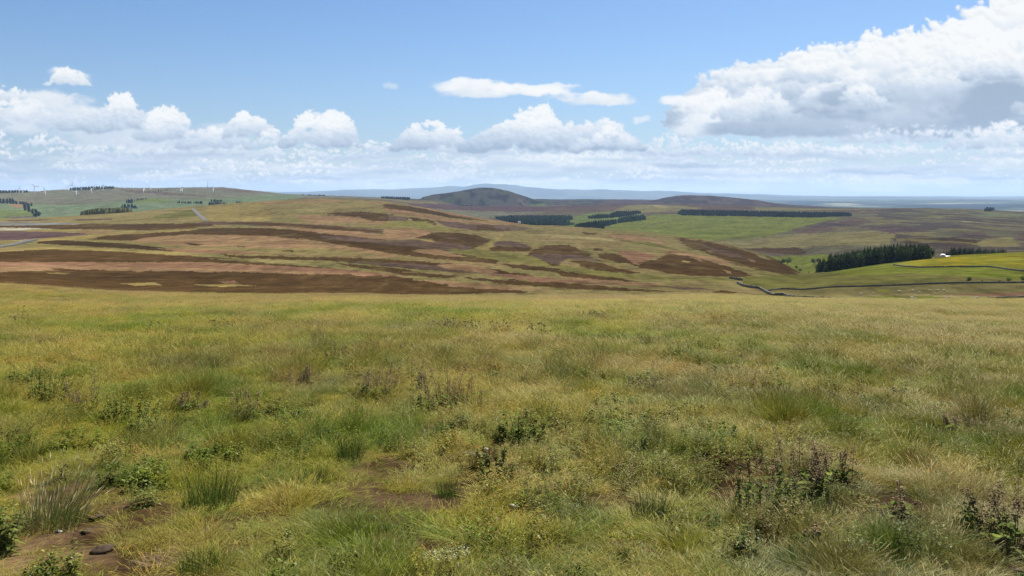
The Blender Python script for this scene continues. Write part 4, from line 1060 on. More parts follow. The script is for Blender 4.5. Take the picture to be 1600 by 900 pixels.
# ------------------------------------------------------------------ sheep
def sheep_mesh(seed, graze):
    r = random.Random(seed); m = MB()
    m.ell(0, 0, .62, .56, .29, .30, 14, 9, jit=.05, rnd=r); m.ell(.38, 0, .68, .26, .24, .25, 10, 7, jit=.04, rnd=r); m.ell(-.42, 0, .64, .24, .25, .25, 10, 7)
    m.ell(-.66, 0, .55, .06, .05, .14, 6, 5)
    for sx in (-.38, .40):
        for sy in (-.14, .14): m.tube([(sx, sy, .5), (sx+(-.05 if sx < 0 else .02), sy, .28), (sx, sy, 0)], [.07, .045, .035], 6)
    if graze: m.tube([(.52, 0, .72), (.70, 0, .5), (.80, 0, .25)], [.16, .11, .09], 8); m.ell(.86, 0, .15, .10, .08, .17, 8, 6)
    else: m.tube([(.50, 0, .78), (.66, 0, .95), (.74, 0, 1.0)], [.16, .11, .10], 8); m.ell(.82, 0, .97, .17, .08, .09, 8, 6)
    hz = (.28 if graze else 1.03); hx = .80 if graze else .74
    for s in (-1, 1): m.ell(hx, s*.13, hz, .03, .08, .03, 6, 4)
    return m
SHEEP = []
for k in range(4):
    ob = sheep_mesh(k, k % 2 == 0).build('sheep', M_WOOL, None, True); SHEEP.append(ob.data); bpy.data.objects.remove(ob)
SL = [(1345,461,'white sheep nearest the winding wall, leftmost of the flock'),(1364,459.7,'bright white sheep second from the left in the upper row'),
 (1405,457,'white sheep just above the pale strip of turf, left part of the flock'),(1425.5,455.5,'plump white sheep in the middle of the upper row'),(1436,458.5,'white sheep standing alone right of the middle'),
 (1454,456,'small white sheep left of the upper right pair'),(1463,454.8,'left sheep of the upper right pair'),(1465.5,455,'right sheep of the upper right pair'),(1474.5,455,'small sheep at the right end of the upper row'),
 (1408,469,'cream sheep lying left of the lower trio'),(1412,469,'cream sheep beside the one lying left of the trio'),(1424,466.8,'upper sheep of the lower trio'),(1424.8,468.9,'lower left sheep of the lower trio'),(1429.3,468.8,'lower right sheep of the lower trio'),
 (1478.5,467.6,'single sheep between the lower trio and the right group'),(1522.5,467.8,'left sheep of the close pair on the right'),(1525.8,467,'right sheep of the close pair on the right'),(1532.5,469.8,'bright sheep lowest on the right, nearest the crest')]
rnd = random.Random(77)
for i, (px, py, lab) in enumerate(SL):
    x, y, z, r = at(px, py-.2, 280, 620); o = bpy.data.objects.new('sheep', SHEEP[i % 4]); C.objects.link(o); o.location = (x, y, z-.03); s = rnd.uniform(.85, 1.1)
    o.scale = (s, s, s); o.rotation_euler = (0, 0, rnd.choice((0, math.pi))+rnd.uniform(-.6, .6)); tag(o, lab, 'sheep', 'sheep grazing below the stone wall')

# ------------------------------------------------------------------ grass of the near hillside
NPX, NPY = None, None
GRP = [ # bare or thin places: photo x, y, half width, half height, strength
 (120,838,75,34,1.15),(70,800,50,18,.8),(150,868,60,20,.9),(200,765,34,7,1.0),(100,790,30,14,.8),(205,815,20,10,.7),(735,770,42,14,1.0),(700,790,60,10,.9),(740,745,20,12,.9),(590,722,45,7,.7),(820,808,25,8,.7),(880,768,34,8,.6),(230,880,60,10,.6),
 (640,868,60,16,.7),(745,718,36,7,.9),(1590,893,30,14,1.2),(560,832,40,8,.5),(700,880,40,10,.5),(10,610,25,6,.8),(980,785,26,7,.6),(930,740,36,6,.5),(1320,850,40,16,.5),(60,512,20,3,.9),(600,522,50,3,.5),(420,862,30,8,.5),(1010,870,50,8,.4),(500,880,60,10,.4),(330,735,60,8,.3)]
STRAW = [(1320,850,70,30,.9),(1480,632,60,8,1.),(1380,620,40,5,.5),(80,780,60,50,.5),(1165,430,1,1,0),(980,770,90,30,.5),(860,700,70,16,.5),(470,610,60,14,.3),(1500,770,110,26,.7),(200,720,90,18,.5),(260,690,60,12,.5),(1270,720,120,25,.4),(450,800,90,30,.3),(620,640,160,40,.3),(1050,700,120,30,.35)]
GREENS = [(180,745,75,18,1.),(400,752,60,10,.8),(1290,805,45,22,.8),(650,560,60,8,.4),(950,555,40,6,.5),(1260,580,40,6,.9),(1240,610,18,6,.7),(1500,600,50,10,.8),(60,520,20,6,.8),(860,690,50,12,.9),(690,680,25,10,.9),(960,690,30,8,1.),(690,770,24,9,.9),(310,880,40,20,1.),(1390,880,30,20,1.),(1240,880,60,14,.8),(200,640,60,16,.7),(1230,770,150,40,.5),(480,745,40,10,.6),(1300,680,120,24,.4),(560,700,60,20,.6),(545,880,60,16,.5),(960,860,50,10,.7),(800,765,30,10,.6)]
def blobs(px, py, lst, jx, jy):
    s = np.zeros(px.shape)
    for cx, cy, rx, ry, k in lst:
        rx, ry = rx*(1.25 if lst is GRP else 1), ry*(1.9 if lst is GRP else 1); d = np.hypot((px-cx+jx*rx*.6)/rx, (py-cy+jy*ry*.8)/ry); s = np.maximum(s, k*sstep(1.25, .55, d))
    return s
def tuft_mesh(seed, n, rad, h0, h1, w, lean, curl, heads, pal, tips, spread=.35, dead=0.):
    """a clump of real blades: each a bent, tapering strip; lean is away from the wind (+y)"""
    r = random.Random(seed); co = []; fq = []; ft = []; cc = []
    for i in range(n):
        a = r.uniform(0, 2*math.pi); q = rad*math.sqrt(r.random()); bx, by = q*math.cos(a), q*math.sin(a)
        h = r.uniform(h0, h1); fx = math.cos(a)*spread*r.random()+r.gauss(0, .12); fy = math.sin(a)*spread*r.random()+lean*r.uniform(.5, 1.4)
        t = r.uniform(0, math.pi); wx, wy = math.cos(t), math.sin(t); ww = w*r.uniform(.7, 1.3)
        c = np.array(r.choice(pal))*r.uniform(.5, 1.6); ct = np.array(r.choice(tips))
        hd = r.random() < heads; b0 = len(co); flop = r.uniform(.6, 1.4)*curl
        ks = (0, .35, .7, 1.) if not hd else (0, .4, .72, .86, 1.)
        wk = (1., .85, .5) if not hd else (.6, .35, .3, 1.5)
        for j, k in enumerate(ks):
            z = h*k*(1-.35*flop*k); ox, oy = fx*h*k**1.5*(1+flop), fy*h*k**1.6*(1+flop)
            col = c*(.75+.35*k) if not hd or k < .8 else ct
            if not hd and k >= .7: col = c*.55+ct*.45 if r.random() < .35 else c*1.1
            if dead and r.random() < dead: col = ct
            if j < len(ks)-1:
                wv = ww*wk[j]; co += [(bx+ox-wx*wv, by+oy-wy*wv, z), (bx+ox+wx*wv, by+oy+wy*wv, z)]; cc += [col, col]
                if j: fq.append((b0+2*j-2, b0+2*j-1, b0+2*j+1, b0+2*j))
            else: co.append((bx+ox, by+oy, z)); cc.append(col); ft.append((b0+2*j-2, b0+2*j-1, b0+2*j))
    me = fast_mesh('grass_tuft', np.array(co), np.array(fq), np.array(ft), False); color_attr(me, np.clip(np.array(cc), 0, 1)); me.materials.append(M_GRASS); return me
def grass_material():
    t = NT('meadow_grass'); a = t.n('ShaderNodeAttribute', attribute_name='Col').outputs[0]
    ti = t.n('ShaderNodeAttribute', attribute_name='tint', attribute_type='INSTANCER').outputs[0]
    c = t.mix(1., a, ti, 'MULTIPLY')
    d = t.n('ShaderNodeBsdfDiffuse'); t.l(c, d.inputs[0]); tr = t.n('ShaderNodeBsdfTranslucent'); t.l(c, tr.inputs[0])
    ms = t.n('ShaderNodeMixShader'); ms.inputs[0].default_value = .45; t.l(d.outputs[0], ms.inputs[1]); t.l(tr.outputs[0], ms.inputs[2])
    g = t.n('ShaderNodeBsdfGlossy'); g.inputs['Roughness'].default_value = .45; g.inputs[0].default_value = (.6, .6, .5, 1)
    m2 = t.n('ShaderNodeMixShader'); m2.inputs[0].default_value = .015; t.l(ms.outputs[0], m2.inputs[1]); t.l(g.outputs[0], m2.inputs[2])
    t.l(m2.outputs[0], t.out.inputs[0]); return t.m
M_GRASS = grass_material()
GRN = [(1.0, 1.05, 1.0), (.8, .95, .8), (1.2, 1.2, .8), (1.5, 1.25, .9), (.55, .78, .5), (1.5, 1.05, .8)]
STW = [(2.1, 1.62, 1.15), (1.8, 1.4, 1.0), (2.5, 2.0, 1.6), (1.6, 1.15, .85)]
RED = [(1.5, .98, 1.5), (1.2, .8, 1.2), (1.9, 1.35, 1.7)]
def build_grass():
    global GRASS_TINT
    T = []
    for k in range(4): T.append(tuft_mesh(k, 110, .085, .12, .27, .0014, .30, .8, .28, GRN, STW))        # 0-3 long bent grass with heads
    for k in range(3): T.append(tuft_mesh(10+k, 130, .085, .035, .11, .0016, .14, .6, .0, GRN, GRN, .7))    # 4-6 short turf
    for k in range(2): T.append(tuft_mesh(20+k, 90, .10, .03, .13, .0014, .1, 1.5, .0, STW, STW, 1.1))     # 7-8 dead thatch
    for k in range(2): T.append(tuft_mesh(30+k, 80, .08, .18, .32, .0013, .34, .7, .75, GRN, RED))         # 9-10 tall with brownish heads
    for k in range(2): T.append(tuft_mesh(40+k, 50, .09, .02, .07, .0050, .05, .5, .0, GRN, GRN, 1.0))     # 11-12 broad low herbs
    def sprig(seed, brown):
        r = random.Random(seed); co, fq, ft, cc = [], [], [], []
        def lf(p, an, up, L_, W, c):
            d = np.array([math.cos(an), math.sin(an), up]); d /= np.linalg.norm(d); s_ = np.array([-math.sin(an), math.cos(an), 0]); p = np.array(p); b = len(co)
            co.extend([p, p+d*L_*.45-s_*W, p+d*L_*.45+s_*W, p+d*L_-np.array([0, 0, L_*.35])]); cc.extend([np.array(c)*r.uniform(.7, 1.3)]*4); ft.extend([(b, b+1, b+2), (b+1, b+3, b+2)])
        for i in range(9 if brown else 12):
            a = r.uniform(0, 6.28); q = .13*math.sqrt(r.random()); x0, y0 = q*math.cos(a), q*math.sin(a); h = r.uniform(.14, .34) if brown else r.uniform(.10, .26); fx, fy = r.gauss(0, .2), .2+r.gauss(0, .12)
            for k in range(16):
                t = r.uniform(.1, .7) if (not brown or k < 5) else r.uniform(.5, 1.); p = (x0+fx*h*t, y0+fy*h*t, h*t)
                if brown and k >= 5: lf((p[0]+r.gauss(0, .006), p[1]+r.gauss(0, .006), p[2]), r.uniform(0, 6.28), r.uniform(-.2, .8), .022, .006, r.choice([(.75, .60, .8), (1.0, .80, 1.0), (.45, .40, .5)]))
                else: lf((p[0], p[1], h*r.uniform(.1, 1.)), r.uniform(0, 6.28), r.uniform(0, .8), .055*r.uniform(.6, 1.3), .010, r.choice([(.5, .62, .5), (.75, .85, .7), (.38, .50, .45)]))
            b = len(co); co.extend([(x0-.002, y0, 0), (x0+.002, y0, 0), (x0+fx*h, y0+fy*h, h)]); cc.extend([np.array((.7, .6, .6))]*3); ft.append((b, b+1, b+2))
        me = fast_mesh('weed_sprig', np.array([list(p) for p in co]), None, np.array(ft), False); color_attr(me, np.array(cc)); me.materials.append(M_GRASS); return me
    for k in range(2): T.append(sprig(60+k, False))      # 13-14 leafy sprigs
    for k in range(2): T.append(sprig(70+k, True))       # 15-16 brown spikes
    pc = bpy.data.collections.new('grass_tufts')
    for k, me in enumerate(T):
        o = bpy.data.objects.new(f'tuft_{k:02d}', me); pc.objects.link(o)
    rng = np.random.RandomState(12)
    # spacing grows with distance
    def gap(r): return np.clip(.016+.0056*r, .054, .85)
    edges = np.exp(np.linspace(math.log(1.9), math.log(285), 136)); P = []
    for a, b in zip(edges[:-1], edges[1:]):
        m_ = .5*(a+b); hw = R(41+42*float(sstep(18, 6, m_))); n = int(hw*(b*b-a*a)/gap(m_)**2)
        rr = np.sqrt(rng.uniform(a*a, b*b, n)); az = rng.uniform(-hw, hw, n); P.append(np.stack([np.sin(az)*rr, np.cos(az)*rr], 1))
    P = np.concatenate(P); X, Y = P[:, 0], P[:, 1]; r = np.hypot(X, Y); Z = ground(X, Y); px, py = project(X, Y, Z)
    jx = 1.6*fbm(X/.7, Y/.7, 4, 101); jy = 1.6*fbm(X/.7, Y/.7, 4, 102)
    bare = np.maximum(blobs(px, py, GRP, jx, jy), sstep(.20, .45, fbm(X/.9, Y/.9, 4, 103))*.85*sstep(13, 6, r))
    straw = blobs(px, py, STRAW, jx, jy); green = blobs(px, py, GREENS, jx, jy)
    sc_ = np.clip(r/14., 1, 6)**.5
    n1 = fbm(X/1.1, Y/1.1, 4, 111); n2 = fbm(X/4.5, Y/4.5, 4, 112); n3 = fbm(X/18, Y/18, 4, 113); n4 = fbm(X/(2.2*sc_), Y/(2.2*sc_), 4, 114); n5 = fbm(X/7, Y/7, 4, 115)
    keep = rng.rand(len(X)) > np.clip(bare*.97, 0, .97)
    def worley(x, y, cell, seed):
        ix = np.floor(x/cell).astype(np.int64); iy = np.floor(y/cell).astype(np.int64); best = np.full(x.shape, 9.); hid = np.zeros(x.shape)
        def hh(a, b, k): n = ((a*374761393+b*668265263+k*1442695041+seed*97) & 0xffffffff); n = ((n ^ (n >> 13))*1274126177) & 0xffffffff; return ((n ^ (n >> 16)) & 0xffff)/65535.
        for ox in (-1, 0, 1):
            for oy in (-1, 0, 1):
                a, b = ix+ox, iy+oy; cx = (a+hh(a, b, 1))*cell; cy = (b+hh(a, b, 2))*cell; d = np.hypot(x-cx, y-cy)/cell; m_ = d < best; best = np.where(m_, d, best); hid = np.where(m_, hh(a, b, 3), hid)
        return best, hid
    wcell = .42; w1, h1 = worley(X+.1*fbm(X/.3, Y/.3, 2, 140), Y, wcell, 5); w2, h2 = worley(X, Y, 1.3, 9)
    nearf = sstep(26, 12, r)
    tus = sstep(.62, .15, w1)*(h1 > .35)*(.4+.9*h1); tus2 = sstep(.5, .1, w2)*(h2 > .55)
    # kind
    u = rng.rand(len(X)); long_ = sstep(-.25, .25, n2+.4*n1-.25*sstep(9, 5, r)+.3*sstep(1000, 1300, px)*sstep(10, 6, r)-.5*bare)
    kind = np.where(u < .16+.60*long_, rng.randint(0, 4, len(X)), rng.randint(4, 7, len(X)))
    v = rng.rand(len(X)); kind = np.where(v < .07+.16*np.clip(straw+bare, 0, 1), rng.randint(7, 9, len(X)), kind)
    red = sstep(.05, .4, n5+.1); kind = np.where((v > .68) & (rng.rand(len(X)) < .30+.7*red), rng.randint(9, 11, len(X)), kind)
    kind = np.where((v > .3) & (v < .36) & (r < 12), rng.randint(11, 13, len(X)), kind)
    cl = fbm(X/(1.5*sc_), Y/(1.5*sc_), 4, 150); cl2 = fbm(X/(1.8*sc_)+9, Y/(1.8*sc_), 4, 151); v2 = rng.rand(len(X)); weedy = sstep(1.2, 5, r)*(1-.5*straw)
    wd = (cl > .20) & (v2 < (.030+.06*sstep(.36, .5, cl))*weedy); kind = np.where(wd, rng.randint(13, 15, len(X)), kind); wb = (cl2 > .15) & (v2 > 1-(.032+.07*sstep(.34, .5, cl2))*weedy); kind = np.where(wb, rng.randint(15, 17, len(X)), kind); wd = wd | wb
    # tint (albedo of a blade)
    def L3(a, b, t): return a*(1-t[:, None])+b*t[:, None]
    o_ = np.ones((len(X), 1))
    n6 = fbm(X/.45, Y/.45, 3, 116); n7 = fbm(X/2.6, Y/2.6, 4, 117)
    c = L3(o_*np.array([.165, .148, .026]), o_*np.array([.090, .112, .016]), sstep(-.3, .3, n1))
    c = L3(c, o_*np.array([.045, .070, .010]), sstep(.10, .38, n6)*.7*sstep(30, 10, r))
    c = L3(c, o_*np.array([.170, .125, .070]), sstep(.12, .38, n7)*.55)
    c = L3(c, o_*np.array([.215, .172, .050]), sstep(-.1, .45, n4)*.75)
    c = L3(c, o_*np.array([.185, .135, .055]), sstep(.05, .45, n5)*.5)
    brow = sstep(48, 110, r)*sstep(1250, 1000, px); c = L3(c, o_*np.array([.128, .090, .052]), brow*(.42+.45*sstep(-.2, .3, fbm(X/9, Y/22, 4, 95))))
    farst = sstep(22, 90, r)*(1-.7*brow); c = L3(c, o_*np.array([.190, .142, .064]), farst*(.45+.35*sstep(-.2, .3, n3))*(1-.35*sstep(1000, 1300, px)))
    c = L3(c, o_*np.array([.150, .120, .032]), sstep(900, 1300, px)*.45*sstep(10, 20, r))
    c = L3(c, o_*np.array([.27, .215, .100]), np.clip(straw, 0, 1)*.7)
    c = L3(c, o_*np.array([.060, .100, .014]), np.clip(green, 0, 1)*.6*sstep(-.5,.2,n6))
    hue = (h1-.5)*nearf
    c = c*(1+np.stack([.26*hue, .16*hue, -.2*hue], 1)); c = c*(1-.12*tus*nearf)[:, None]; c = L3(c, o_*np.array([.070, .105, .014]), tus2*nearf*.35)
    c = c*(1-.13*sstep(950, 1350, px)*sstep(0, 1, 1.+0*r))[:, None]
    c = c*rng.uniform(.70, 1.35, len(X))[:, None]*np.array([1.66, 1.68, 1.42])*(1+.10*rng.normal(size=(len(X), 3))*np.array([1, .5, .8]))
    sx = gap(r)/.070*rng.uniform(.8, 1.25, len(X)); sx = np.clip(sx, .8, 9)
    sz = rng.uniform(.75, 1.25, len(X))*(1+.25*sstep(8, 30, r))*np.clip(1+.5*n1+.35*n2+.35*n6, .35, 1.7)*(1-.5*np.clip(bare, 0, 1))*(1+.35*straw+.2*green)
    sz *= .42+.58*sstep(3, 12, r)
    sz *= (1-nearf)+nearf*(.58+.70*tus+.25*tus2)
    sz *= 1-.35*sstep(30, 100, r)*(1-sstep(120, 190, r))+.35*sstep(150, 200, r)*np.clip(n3*3, -.5, 1)
    sx = np.minimum(sx, 1+.5*sx); sx = np.where(wd, np.minimum(sx, 1.5)*.85, sx); sz = np.where(wd, np.clip(sz, .75, 1.2)*1.0, sz)
    k = keep; N_ = int(k.sum()); print('tufts', N_)
    me = bpy.data.meshes.new('grass'); me.vertices.add(N_); me.vertices.foreach_set('co', np.stack([X[k], Y[k], Z[k]-.012], 1).astype(np.float32).ravel())
    def at_(nm, ty, d, f): q = me.attributes.new(nm, ty, 'POINT'); q.data.foreach_set(f, d)
    at_('idx', 'INT', kind[k].astype(np.int32), 'value')
    rot = np.zeros((N_, 3), np.float32); rot[:, 2] = rng.uniform(-1.5, 1.5, N_)+.5*fbm(X[k]/3, Y[k]/3, 3, 120); rot[:, 0] = rng.uniform(-.12, .08, N_)
    at_('rot', 'FLOAT_VECTOR', rot.ravel(), 'vector')
    at_('scl', 'FLOAT_VECTOR', np.stack([sx[k], sx[k], sz[k]*np.maximum(1, sx[k]*.06+.85)], 1).astype(np.float32).ravel(), 'vector')
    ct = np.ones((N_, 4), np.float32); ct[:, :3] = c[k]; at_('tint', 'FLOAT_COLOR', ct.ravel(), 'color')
    o = bpy.data.objects.new('grass', me); C.objects.link(o)
    ng = bpy.data.node_groups.new('scatter_grass', 'GeometryNodeTree')
    ng.interface.new_socket('Geometry', in_out='INPUT', socket_type='NodeSocketGeometry'); ng.interface.new_socket('Geometry', in_out='OUTPUT', socket_type='NodeSocketGeometry')
    n = ng.nodes; gi = n.new('NodeGroupInput'); go = n.new('NodeGroupOutput'); iop = n.new('GeometryNodeInstanceOnPoints'); ci = n.new('GeometryNodeCollectionInfo')
    ci.inputs['Collection'].default_value = pc; ci.inputs['Separate Children'].default_value = True; ci.inputs['Reset Children'].default_value = True
    def na(nm, ty): q = n.new('GeometryNodeInputNamedAttribute'); q.data_type = ty; q.inputs['Name'].default_value = nm; return q.outputs['Attribute']
    l = ng.links.new; l(gi.outputs[0], iop.inputs['Points']); l(ci.outputs[0], iop.inputs['Instance']); iop.inputs['Pick Instance'].default_value = True
    l(na('idx', 'INT'), iop.inputs['Instance Index']); l(na('rot', 'FLOAT_VECTOR'), iop.inputs['Rotation']); l(na('scl', 'FLOAT_VECTOR'), iop.inputs['Scale'])
    l(iop.outputs[0], go.inputs[0])
    md = o.modifiers.new('scatter', 'NODES'); md.node_group = ng
    tag(o, kind='stuff')
build_grass()

# ------------------------------------------------------------------ weeds, tussocks, stones: every plant one can tell apart
DG = (.085, .110, .028); MG_ = (.160, .185, .045); BRN = (.14, .105, .055); PNK = (.25, .19, .115); GY = (.12, .14, .07); STR = (.26, .20, .105)
def leaf(m, p, d, L_, W, c, r, droop=.3):
    """a folded, pointed leaf blade from p along direction d"""
    d = np.array(d, float); d /= np.linalg.norm(d)+1e-9; s = np.cross(d, [0, 0, 1.]); s /= np.linalg.norm(s)+1e-9; up = np.cross(s, d)
    p = np.array(p, float); a = p+d*L_*.35+up*L_*.04; b = p+d*L_*.75-np.array([0, 0, 1])*L_*droop*.4; t = p+d*L_-np.array([0, 0, 1])*L_*droop
    V = [p, a-s*W+up*W*.4, a, a+s*W+up*W*.4, b-s*W*.7+up*W*.2, b, b+s*W*.7+up*W*.2, t]
    g = r.uniform(.7, 1.3); m.add(V, [(0, 2, 1), (0, 3, 2), (1, 2, 5, 4), (2, 3, 6, 5), (4, 5, 7), (5, 6, 7)], tuple(q*g for q in c))
def plant(kind, seed, h, w, lean=.18):
    """children of the plant: stem, foliage, seed_head"""
    r = random.Random(seed); st, lf, hd = MB(), MB(), MB()
    def path(x0, y0, fx, fy, hh, n=5): return [(x0+fx*(k/(n-1))**1.5*hh, y0+fy*(k/(n-1))**1.5*hh, hh*k/(n-1)) for k in range(n)]
    def along(P, t):
        q = t*(len(P)-1); i = min(int(q), len(P)-2); f = q-i; return [P[i][j]*(1-f)+P[i+1][j]*f for j in range(3)]
    if kind in ('nettle', 'dock', 'thistle', 'bush'):
        ns = {'nettle': 15, 'dock': 12, 'thistle': 14, 'bush': 30}[kind]
        ns = max(3, int(ns*min(2.4, max(.5, w/.40))))
        for i in range(ns):
            a = r.uniform(0, 6.28); q = w*.5*math.sqrt(r.random()); x0, y0 = q*math.cos(a), q*.8*math.sin(a); hh = h*r.uniform(.4, 1.0)*(1-.45*(q/(w*.5))**2)
            P = path(x0, y0, math.cos(a)*.22*r.random()*(w/.4)**.3, math.sin(a)*.2*r.random()+lean, hh)
            st.tube(P, [.003, .0027, .0024, .002, .0014], 4, (PNK if kind == 'dock' else MG_))
            if kind == 'nettle':
                for k in range(9):
                    t = .2+.78*k/8; p = along(P, t)
                    for s in (0, math.pi):
                        an = k*1.57+s+r.uniform(-.4, .4); leaf(lf, p, (math.cos(an), math.sin(an), .2), .055*(1.2-.55*t)*r.uniform(.7, 1.2), .013, DG if r.random() < .45 else MG_, r, .45)
                if r.random() < .5:
                    for k in range(9): p = along(P, .72+.28*r.random()); an = r.uniform(0, 6.28); leaf(hd, p, (math.cos(an), math.sin(an), -.1), .03, .005, BRN, r, .5)
            elif kind == 'bush':
                for k in range(12):
                    t = .15+.85*r.random(); p = along(P, t); an = r.uniform(0, 6.28); leaf(lf, p, (math.cos(an), math.sin(an), r.uniform(0, .7)), .055*r.uniform(.6, 1.3), .014, MG_ if r.random() < .7 else DG, r, .3)
            elif kind == 'dock':
                for k in range(3):
                    an = r.uniform(0, 6.28); p = along(P, r.uniform(.04, .4)); leaf(lf, p, (math.cos(an), math.sin(an), .7), .17*r.uniform(.6, 1.1), .030, DG if r.random() < .5 else MG_, r, .5)
                for k in range(60):
                    t = .52+.48*r.random()**.8; p = along(P, t); an = r.uniform(0, 6.28); q2 = .028*(1.25-t)
                    p = [p[0]+math.cos(an)*q2, p[1]+math.sin(an)*q2, p[2]+r.uniform(-.01, .01)]; leaf(hd, p, (math.cos(an), math.sin(an), r.uniform(-.3, .6)), .017*r.uniform(.7, 1.4), .007, BRN if r.random() < .5 else PNK, r, .2)
            else:
                for k in range(11):
                    t = .08+.85*k/10; p = along(P, t); an = k*2.4+r.uniform(-.3, .3); leaf(lf, p, (math.cos(an), math.sin(an), .45), .095*(1.15-.6*t), .013, GY if r.random() < .6 else MG_, r, .35)
                for k in range(5):
                    p = along(P, 1.); hd.ell(p[0]+r.uniform(-.02, .02), p[1]+r.uniform(-.02, .02), p[2]+r.uniform(-.02, .015), .009, .009, .012, 6, 5, c=BRN if r.random() < .6 else (.12, .05, .11))
    elif kind in ('tussock', 'dead', 'pale', 'rush'):
        n = int({'tussock': 420, 'dead': 300, 'pale': 520, 'rush': 320}[kind]*min(2.5, max(.5, w/.4)))
        base = {'tussock': (.055, .090, .016), 'dead': (.34, .245, .165), 'pale': (.23, .205, .075), 'rush': (.045, .075, .018)}[kind]
        for i in range(n):
            a = r.uniform(0, 6.28); q = w*.42*math.sqrt(r.random()); x0, y0 = q*math.cos(a), q*math.sin(a)
            hh = h*r.uniform(.3, 1.05)*(1-.4*(q/(w*.42))**2); fx = math.cos(a)*.5*r.random()+r.gauss(0, .1); fy = math.sin(a)*.4*r.random()+lean*1.6
            if kind == 'pale': fx *= 1.5; fy *= 1.3; hh *= .85; base = (.23, .205, .075) if r.random() < .45 else (.10, .14, .03)
            if kind == 'dead': hh *= .5; fx = r.gauss(0, 1.4); fy = r.gauss(0, 1.)
            P = path(x0, y0, fx, fy, hh, 4); th = r.uniform(0, 3.14); wx, wy = math.cos(th), math.sin(th); ww = .0015
            g = r.uniform(.6, 1.35); c = tuple(v*g for v in base); V = []
            for k, p in enumerate(P[:-1]): V += [(p[0]-wx*ww*(1-.2*k), p[1]-wy*ww*(1-.2*k), p[2]), (p[0]+wx*ww*(1-.2*k), p[1]+wy*ww*(1-.2*k), p[2])]
            V.append(P[-1]); lf.add(V, [(0, 1, 3, 2), (2, 3, 5, 4), (4, 5, 6)], c)
            if kind == 'pale' and r.random() < .4:
                e0 = np.array(P[-1]); d = e0-np.array(P[-2]); d /= np.linalg.norm(d)+1e-9
                g = r.uniform(.8, 1.2); cc = tuple(v*g for v in (.55, .46, .26)); s = np.array([wx, wy, 0])*.0028
                hd.add([e0-d*.045, e0-d*.02-s, e0+d*.02, e0-d*.02+s], [(0, 1, 2, 3)], cc)
    elif kind == 'mat':
        for i in range(int(260*w/.3)):
            a = r.uniform(0, 6.28); q = w*.5*math.sqrt(r.random()); leaf(lf, (q*math.cos(a), q*.5*math.sin(a), r.uniform(.005, h)), (r.gauss(0, 1), r.gauss(0, 1), .6), .018, .006, (.12, .15, .045), r, .2)
            if r.random() < .8: hd.ell(q*math.cos(a), q*.5*math.sin(a), h*r.uniform(.7, 1.3), .006, .006, .004, 5, 4, c=(.55, .54, .40))
    return st, lf, hd
KINDNAME = dict(nettle=('nettle_clump', 'nettle'), dock=('dock_plant', 'dock'), thistle=('thistle_plant', 'thistle'), bush=('leafy_weed', 'weed'), tussock=('grass_tussock', 'tussock'),
                dead=('dead_grass_clump', 'dead grass'), pale=('grass_tussock', 'tussock'), rush=('rush_clump', 'rushes'), mat=('flowering_mat', 'wild flowers'))
